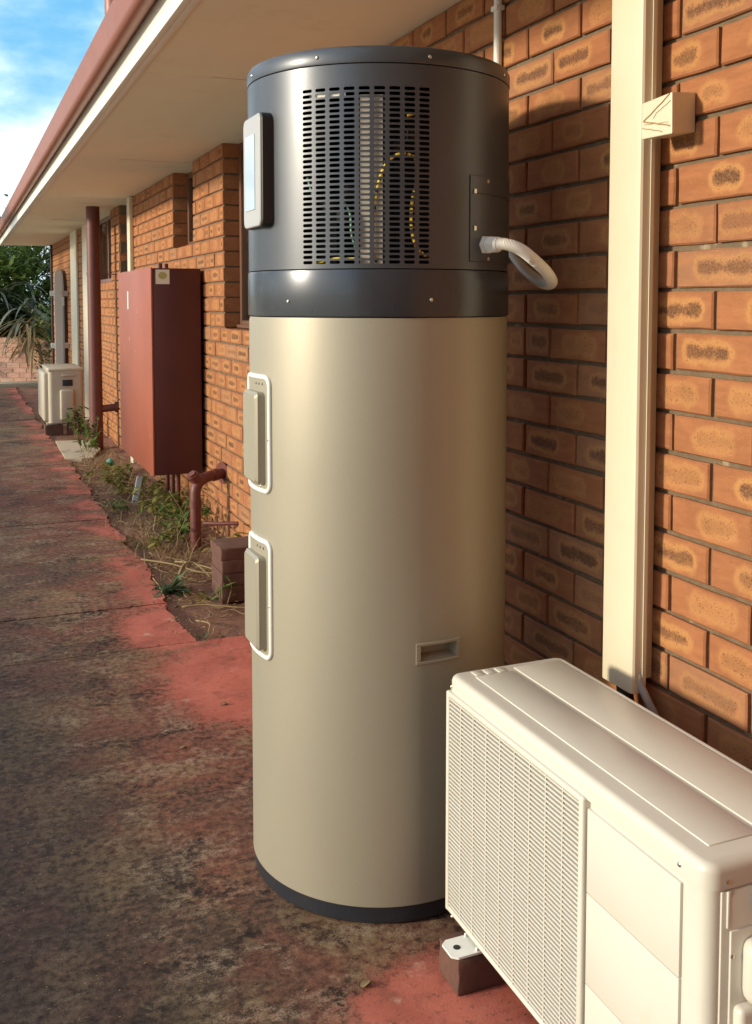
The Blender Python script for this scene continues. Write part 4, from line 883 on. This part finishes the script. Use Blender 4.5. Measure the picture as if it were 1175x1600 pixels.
# ------------------------------------------------------------------ weeds
def blade(mb, p, d, L, w, bend, rn, seg=4, curl=0.0):
    """a bent tapered leaf from p along d"""
    p = Vector(p); d = Vector(d).normalized(); side = d.cross(Vector((0, 0, 1)))
    side = side.normalized() if side.length > 1e-3 else Vector((1, 0, 0)); o = len(mb.v); q = p.copy()
    for i in range(seg + 1):
        t_ = i / seg; ww = w * (math.sin(math.pi * min(1, 0.15 + t_ * 0.85)) ** 0.8) * (1 if i < seg else 0.05)
        mb.v.append(tuple(q + side * ww / 2)); mb.v.append(tuple(q - Vector((0, 0, ww * 0.18)))); mb.v.append(tuple(q - side * ww / 2))
        d = (d + Vector((0, 0, -bend / seg)) + side * curl / seg).normalized(); q += d * L / seg
    for i in range(seg):
        a = o + i * 3
        mb.f += [(a, a + 3, a + 4, a + 1), (a + 1, a + 4, a + 5, a + 2)]; mb.r += [rn, rn]
def stalk(mb, pts, r, rn): mb.tube(spline(pts, 4), lambda i: max(0.0006, r * (1 - 0.5 * i / (4 * (len(pts) - 1) + 1))), 5, True, rn)
def rdir(rn, up0, up1):
    a = rn.uniform(0, 2 * math.pi); e = rn.uniform(up0, up1); return Vector((math.cos(a) * math.cos(e), math.sin(a) * math.cos(e), math.sin(e)))
def rosette(p, n, L, w, mat, label, seed):
    rn = random.Random(seed); mb = MB()
    for k in range(n): blade(mb, (p[0] + rn.gauss(0, 0.02), p[1] + rn.gauss(0, 0.03), p[2]), rdir(rn, 0.15, 1.0), L * rn.uniform(0.5, 1.1), w * rn.uniform(0.7, 1.2), rn.uniform(0.4, 1.3), rn.uniform(0.01, 1))
    root = thing('weed', label, 'weed', p); stuff(mb.build('leaves', mat, root, 180, False)); return root
def leafy(p, h, ns, nl, L, w, mat, label, seed, spread=0.12, dry=0.3):
    rn = random.Random(seed); mb = MB(); st = MB()
    for k in range(ns):
        b = Vector((p[0] + rn.uniform(-1, 1) * spread * 0.6, p[1] + rn.uniform(-1, 1) * spread, p[2] - 0.01)); hh_ = h * rn.uniform(0.5, 1.05)
        tip = b + Vector((rn.uniform(-1, 1) * spread, rn.uniform(-1, 1) * spread, hh_)); mid = (b + tip) / 2 + Vector((rn.uniform(-.03, .03), rn.uniform(-.03, .03), 0.02))
        stalk(st, [b, mid, tip], 0.0026, rn.uniform(0.01, 1)); pts = spline([b, mid, tip], 8)
        for q in range(nl):
            t_ = rn.uniform(0.25, 1); pp = pts[min(len(pts) - 1, int(t_ * (len(pts) - 1)))]
            blade(mb, pp, rdir(rn, -0.3, 0.8), L * rn.uniform(0.5, 1.1), w * rn.uniform(0.6, 1.1), rn.uniform(0.2, 1.4), rn.uniform(0.01, 1), 3)
    root = thing('weed', label, 'weed', p); stuff(st.build('stems', M['dry'], root, 180, False)); stuff(mb.build('leaves', mat, root, 180, False)); return root
def tuft(p, n, L, spread, label, seed, mat='dry', w=0.004):
    rn = random.Random(seed); mb = MB()
    for k in range(n): blade(mb, (p[0] + rn.gauss(0, spread * 0.6), p[1] + rn.gauss(0, spread), p[2] - 0.01), rdir(rn, 0.25, 1.4), L * rn.uniform(0.4, 1.2), w * rn.uniform(0.6, 1.4), rn.uniform(0.1, 1.6), rn.uniform(0.01, 1), 4, rn.uniform(-0.6, 0.6))
    root = thing('grass_tuft', label, 'grass', p); stuff(mb.build('blades', M[mat], root, 180, False)); return root
rosette((0.905, 4.76, -0.005), 70, 0.13, 0.022, M['rosette'], 'low dusty green rosette weed on the path edge', 1)
rosette((1.04, 4.62, -0.015), 14, 0.07, 0.022, M['yleaf'], 'small pale green seedling in front of the stacked bricks', 2)
leafy((1.10, 4.46, -0.015), 0.16, 2, 7, 0.07, 0.022, M['leaf'], 'young upright sprout growing before the stacked bricks', 3, 0.02)
leafy((1.16, 5.75, -0.01), 0.28, 14, 10, 0.075, 0.036, M['leaf'], 'green leafy weed clump climbing round the elbow pipe', 4, 0.17)
leafy((1.30, 5.05, 0.0), 0.22, 5, 6, 0.11, 0.05, M['yleaf'], 'yellowing broad leaf weed between elbow pipe and stacked bricks', 5, 0.10)
leafy((1.19, 6.45, -0.01), 0.24, 22, 12, 0.075, 0.03, M['yleaf'], 'yellow green weed clump under the red cabinet', 6, 0.20)
leafy((1.12, 7.35, -0.01), 0.22, 16, 11, 0.075, 0.03, M['yleaf'], 'straggling weed clump beside the leaning pale stake', 7, 0.20)
leafy((1.12, 8.10, -0.01), 0.13, 10, 9, 0.07, 0.028, M['yleaf'], 'weed clump surrounding the green ball', 8, 0.20)
leafy((1.08, 9.45, 0.0), 0.42, 9, 12, 0.08, 0.035, M['leaf'], 'tall weed clump at the foot of the dark red downpipe', 9, 0.14)
leafy((1.12, 10.45, 0.0), 0.42, 7, 10, 0.10, 0.05, M['leaf'], 'leafy weed growing between the downpipe and the aged cream unit', 10, 0.12)
tuft((1.10, 5.35, -0.01), 200, 0.17, 0.16, 'dry straw coloured grass tangle before the elbow pipe', 11)
tuft((1.05, 6.15, -0.01), 200, 0.15, 0.20, 'dry grass tangle in front of the red cabinet', 12)
tuft((1.12, 7.75, -0.01), 220, 0.15, 0.26, 'dry grass tangle between stake and green ball', 13)
tuft((1.08, 8.75, -0.01), 180, 0.18, 0.20, 'dry grass tangle before the pale concrete pad', 14)
tuft((0.90, 4.05, -0.01), 16, 0.05, 0.03, 'tiny grass tuft in the corner of the path joint', 15, 'rosette')
tuft((0.915, 5.75, -0.01), 30, 0.10, 0.07, 'green grass tuft along the bed edge by the red path', 16, 'leaf')
tuft((0.89, 6.9, -0.01), 22, 0.09, 0.08, 'sparse grass tuft further along the red path edge', 17, 'yleaf')
tuft((0.88, 12.2, 0.0), 60, 0.14, 0.5, 'dry grass along the path beyond the aged cream unit', 18)
for k, (pts, r_, lab) in enumerate(((((0.87, 5.35, 0.01), (0.98, 5.1, 0.035), (1.06, 4.85, 0.05), (1.14, 4.74, 0.06)), 0.0055, 'long dry stalk lying from the path edge to the stacked bricks'),
        (((0.90, 4.45, 0.005), (1.0, 4.42, 0.012), (1.12, 4.33, 0.012), (1.20, 4.30, 0.01)), 0.005, 'long straw stalk lying in front of the stacked bricks'),
        (((0.97, 4.90, 0.0), (1.02, 4.98, 0.055), (1.08, 4.98, 0.055), (1.13, 4.86, 0.01)), 0.009, 'pale arched dead stem near the low rosette weed'),
        (((0.865, 4.98, 0.005), (0.862, 4.80, 0.012), (0.855, 4.62, 0.004)), 0.004, 'thin dry twig lying along the path edge'),
        (((0.92, 4.25, 0.0), (0.955, 4.15, 0.012), (0.93, 4.06, 0.004)), 0.0045, 'short dry twig near the path joint corner'),
        (((1.02, 5.2, 0.02), (1.08, 5.0, 0.05), (1.16, 4.82, 0.05)), 0.005, 'dry stalk leaning toward the stacked bricks'))):
    mb = MB(); stalk(mb, pts, r_, 0.3 + 0.1 * k); tag(mb.build('dry_stalk', M['dry'], None, 180), lab, 'stalk')
tuft((1.22, 4.95, -0.01), 90, 0.14, 0.10, 'dry curled grass tangle just behind the stacked bricks', 61)
tuft((1.00, 5.85, -0.01), 90, 0.12, 0.14, 'low dry grass tangle midway between path edge and red cabinet', 62)
tuft((1.20, 7.05, -0.01), 110, 0.18, 0.20, 'dry grass tangle behind the leaning pale stake', 63)
tuft((1.02, 5.02, -0.01), 60, 0.10, 0.09, 'short dry grass tangle behind the low rosette weed', 64)
leafy((1.02, 5.60, -0.01), 0.12, 9, 8, 0.06, 0.026, M['yleaf'], 'low yellowing weed before the elbow pipe', 65, 0.12)
leafy((0.98, 6.75, -0.01), 0.10, 9, 8, 0.05, 0.024, M['leaf'], 'low green weed on the bed before the red cabinet', 66, 0.14)
leafy((1.26, 6.05, 0.0), 0.26, 8, 9, 0.07, 0.03, M['leaf'], 'green weed against the wall beside the red cabinet corner', 67, 0.10)
rn = random.Random(77); mb = MB()
for k in range(260):
    x, y = rn.uniform(0.88, 1.34), 4.05 + 5.6 * rn.random(); a = rn.uniform(0, 6.28); L = rn.uniform(0.03, 0.16); z = -0.012 + rn.uniform(0, 0.02)
    if 1.07 < x < 1.35 and 4.47 < y < 4.75: continue
    q = [(x + math.cos(a) * L * t_ + rn.uniform(-.008, .008), y + math.sin(a) * L * t_ * 1.5 + rn.uniform(-.008, .008), z + rn.uniform(0.0, 0.018)) for t_ in (0, 0.35, 0.7, 1)]
    stalk(mb, q, rn.uniform(0.0012, 0.0030), rn.uniform(0.01, 1))
tw = stuff(mb.build('twig_litter', M['dry'], None, 180)); tw['label'] = 'tangle of dry twigs and stalks lying over the brown bed'; tw['category'] = 'twigs'
# litter: fallen leaves, chips and small stones
rn = random.Random(99); mb = MB()
def chip(x, y, z, s_, r_):
    a = rn.uniform(0, 6.28); o = len(mb.v)
    for k in range(5):
        th = a + k * 1.2566; q = s_ * rn.uniform(0.5, 1.1); mb.v.append((x + q * math.cos(th) * 1.5, y + q * math.sin(th) * 0.8, z + rn.uniform(0.0, 0.5) * s_))
    mb.v.append((x, y, z + s_ * 0.7)); mb.v.append((x, y, z - 0.001))
    for k in range(5): mb.f.append((o + k, o + (k + 1) % 5, o + 5)); mb.f.append((o + (k + 1) % 5, o + k, o + 6)); mb.r += [r_, r_]
for k in range(7000):
    if k < 1300: x, y = rn.uniform(0.86, 1.37), rn.uniform(4.0, 13.0); z = -0.008; s_ = rn.uniform(0.003, 0.010) * (2.0 if rn.random() < 0.15 else 1)
    elif k < 1700: y = rn.uniform(4.0, 12.0); x = path_edge(y) + rn.gauss(0.0, 0.03); z = 0.001; s_ = rn.uniform(0.002, 0.008)
    elif k < 1850: x, y = rn.uniform(-0.2, 0.85), rn.choice((3.985, 4.555, 5.51, 6.5)) + rn.gauss(0, 0.012); z = 0.0; s_ = rn.uniform(0.0015, 0.005)
    else: x, y = rn.uniform(-0.1, 1.3), 1.4 + 5.0 * rn.random() ** 1.4; z = 0.0003; s_ = rn.uniform(0.0005, 0.0022) * (2 if rn.random() < 0.03 else 1)
    if (x - TX) ** 2 + (y - TY) ** 2 < 0.1: continue
    chip(x, y, z, s_, rn.uniform(0.01, 1))
o = mb.build('leaf_litter', M['litter'], None, 0); o['kind'] = 'stuff'; o['label'] = 'scattered dry leaf bits and grit on the path and bed'; o['category'] = 'litter'
for (x, y, s_, lab, sd) in ((0.715, 1.80, 0.020, 'curled pale dead leaf on the red concrete near the support brick', 3), (0.80, 3.30, 0.018, 'dead leaf on the red concrete beside the heater', 4), (0.60, 3.02, 0.016, 'small dark dead leaf on the grimy path', 5)):
    mb = MB(); blade(mb, (x, y, 0.004), (0.7, 0.7, 0.25), s_ * 1.8, s_, 0.7, 0.2 + 0.2 * sd / 5, 5); blade(mb, (x, y, 0.005), (0.8, 0.5, 0.5), s_ * 1.5, s_ * 0.8, 0.9, 0.8, 5)
    tag(mb.build('fallen_leaf', M['litter'], None, 180, False), lab, 'leaf')

# ------------------------------------------------------------------ garden beyond the house
gwy = 18.1
gw = thing('garden_wall', 'low pale pink brick garden wall beyond the end of the house', 'garden wall', (0.9, gwy, 0))
core = MB().box(-4.0, 2.6, gwy + 0.008, gwy + 0.10, -0.05, 0.735).build('mortar_core', M['pad'], gw, 0)
pbm = [m.mesh('brick', M['pinkbrick'], 30) for m in BV[:4]]; rp = random.Random(5)
for r_ in range(9):
    for k in range(-7, 12):
        x = k * 0.24 + (0.12 if r_ % 2 else 0); o = link('brick', pbm[rp.randrange(4)], core, (x, gwy, 0.04 + r_ * PZ)); o.rotation_euler = (0, 0, R(90))
gw.rotation_euler = (0, 0, R(-30))
def shrub(name, label, base, h, rx, ry, n, L, w, mat, seed, upright=0.2, stems=5, group=None, clumps=26):
    rn = random.Random(seed); base = Vector(base); mb = MB(); tr = MB()
    for k in range(stems):
        tip = base + Vector((rn.uniform(-rx, rx) * 0.7, rn.uniform(-ry, ry) * 0.7, h * rn.uniform(0.55, 0.95)))
        mid = (base + tip) / 2 + Vector((rn.uniform(-.1, .1), rn.uniform(-.1, .1), 0.1)); b0 = base + Vector((rn.uniform(-.1, .1), rn.uniform(-.1, .1), -0.1))
        tr.tube(spline([b0, mid, tip], 4), lambda i: max(0.006, 0.035 * (1 - i / 9.5)), 6)
    cl = []
    for k in range(clumps):
        a = rn.uniform(0, 6.28); q = rn.random() ** 0.5; zz = rn.random()
        cl.append(base + Vector((math.cos(a) * q * rx * (0.65 + 0.35 * math.sin(zz * 3.0)), math.sin(a) * q * ry, h * (0.12 + 0.85 * zz))))
    for k in range(n):
        c_ = rn.choice(cl); p = c_ + Vector((rn.gauss(0, 0.16), rn.gauss(0, 0.16), rn.gauss(0, 0.14))); d = rdir(rn, -0.2, 1.1); d.z += upright
        blade(mb, p, d, L * rn.uniform(0.5, 1.2), w * rn.uniform(0.6, 1.2), rn.uniform(0.2, 1.6), rn.uniform(0.01, 1), 3)
    root = thing(name, label, 'tree' if 'tree' in name else 'shrub', base, group)
    tr.build('trunk', M['bark'], root, 60); stuff(mb.build('crown', mat, root, 180, False)); return root
def strappy(label, base, n, L, w, mat, seed, up=(0.2, 1.3)):
    rn = random.Random(seed); mb = MB(); base = Vector(base)
    for k in range(n): blade(mb, base + Vector((rn.gauss(0, 0.08), rn.gauss(0, 0.08), rn.uniform(0, 0.5))), rdir(rn, *up), L * rn.uniform(0.6, 1.15), w * rn.uniform(0.7, 1.2), rn.uniform(0.8, 2.4), rn.uniform(0.01, 1), 7)
    root = thing('strappy_plant', label, 'plant', base); stuff(mb.build('leaves', mat, root, 180, False)); return root
shrub('leafy_shrub', 'bright green bushy shrub behind the pink garden wall', (0.50, 19.2, 0), 2.5, 0.7, 0.6, 2600, 0.20, 0.075, M['leaf'], 21)
shrub('leafy_shrub', 'mid green long leaved shrub by the corner of the house', (1.45, 19.6, 0), 2.7, 0.75, 0.6, 2600, 0.26, 0.05, M['leaf'], 22, 0.5)
shrub('dark_tree', 'dark leaved tree rising behind the garden shrubs', (1.1, 22.0, 0), 3.4, 1.5, 0.9, 4200, 0.22, 0.10, M['leafd'], 23, 0.1, 6, None, 44)
shrub('dark_tree', 'dense dark tree behind the bright shrub at the garden edge', (-0.8, 22.5, 0), 3.1, 1.6, 0.9, 4200, 0.22, 0.10, M['leafd'], 24, 0.1, 6, None, 44)
shrub('dark_tree', 'dark tree standing behind the far corner of the house', (3.2, 22.5, 0), 3.3, 1.6, 0.9, 3600, 0.22, 0.10, M['leafd'], 25, 0.1, 6, None, 44)
shrub('leafy_shrub', 'small leafy shrub at the house corner in front of the garden wall', (1.52, 17.55, 0.05), 1.15, 0.22, 0.2, 700, 0.10, 0.05, M['leaf'], 26, 0.2, 4, None, 14)
shrub('dark_shrub', 'dark undergrowth shrub filling behind the pink wall', (0.9, 18.8, 0), 1.5, 1.3, 0.45, 2200, 0.22, 0.06, M['leafd'], 27, 0.1, 6, None, 34)
strappy('grey strap leaved plant arching over the pink garden wall', (1.25, 18.35, 0.85), 60, 1.15, 0.055, M['leafg'], 31, (0.0, 1.2))
strappy('silvery strap leaved plant left of the arching one behind the wall', (0.62, 18.6, 1.0), 34, 1.0, 0.06, M['leafg'], 32, (0.1, 1.2))
strappy('drooping dry strap leaves hanging in front of the pink wall', (1.12, 17.85, 0.62), 60, 0.85, 0.035, M['dry'], 33, (-0.4, 0.6))

# unseen tree and shrub added across the path to dapple the wall and cabinet
shrub('added_shade_tree', 'open crowned unseen tree added to shade the far end of the house', (-5.6, 14.2, 0), 4.6, 2.2, 2.6, 5200, 0.24, 0.10, M['leaf'], 41, 0.1, 7, None, 60)
shrub('leafy_shrub', 'loose low unseen shrub added to shade the red cabinet', (-4.6, 7.6, 0), 2.15, 0.6, 0.9, 1500, 0.16, 0.07, M['leaf'], 42, 0.3, 6, None, 24)
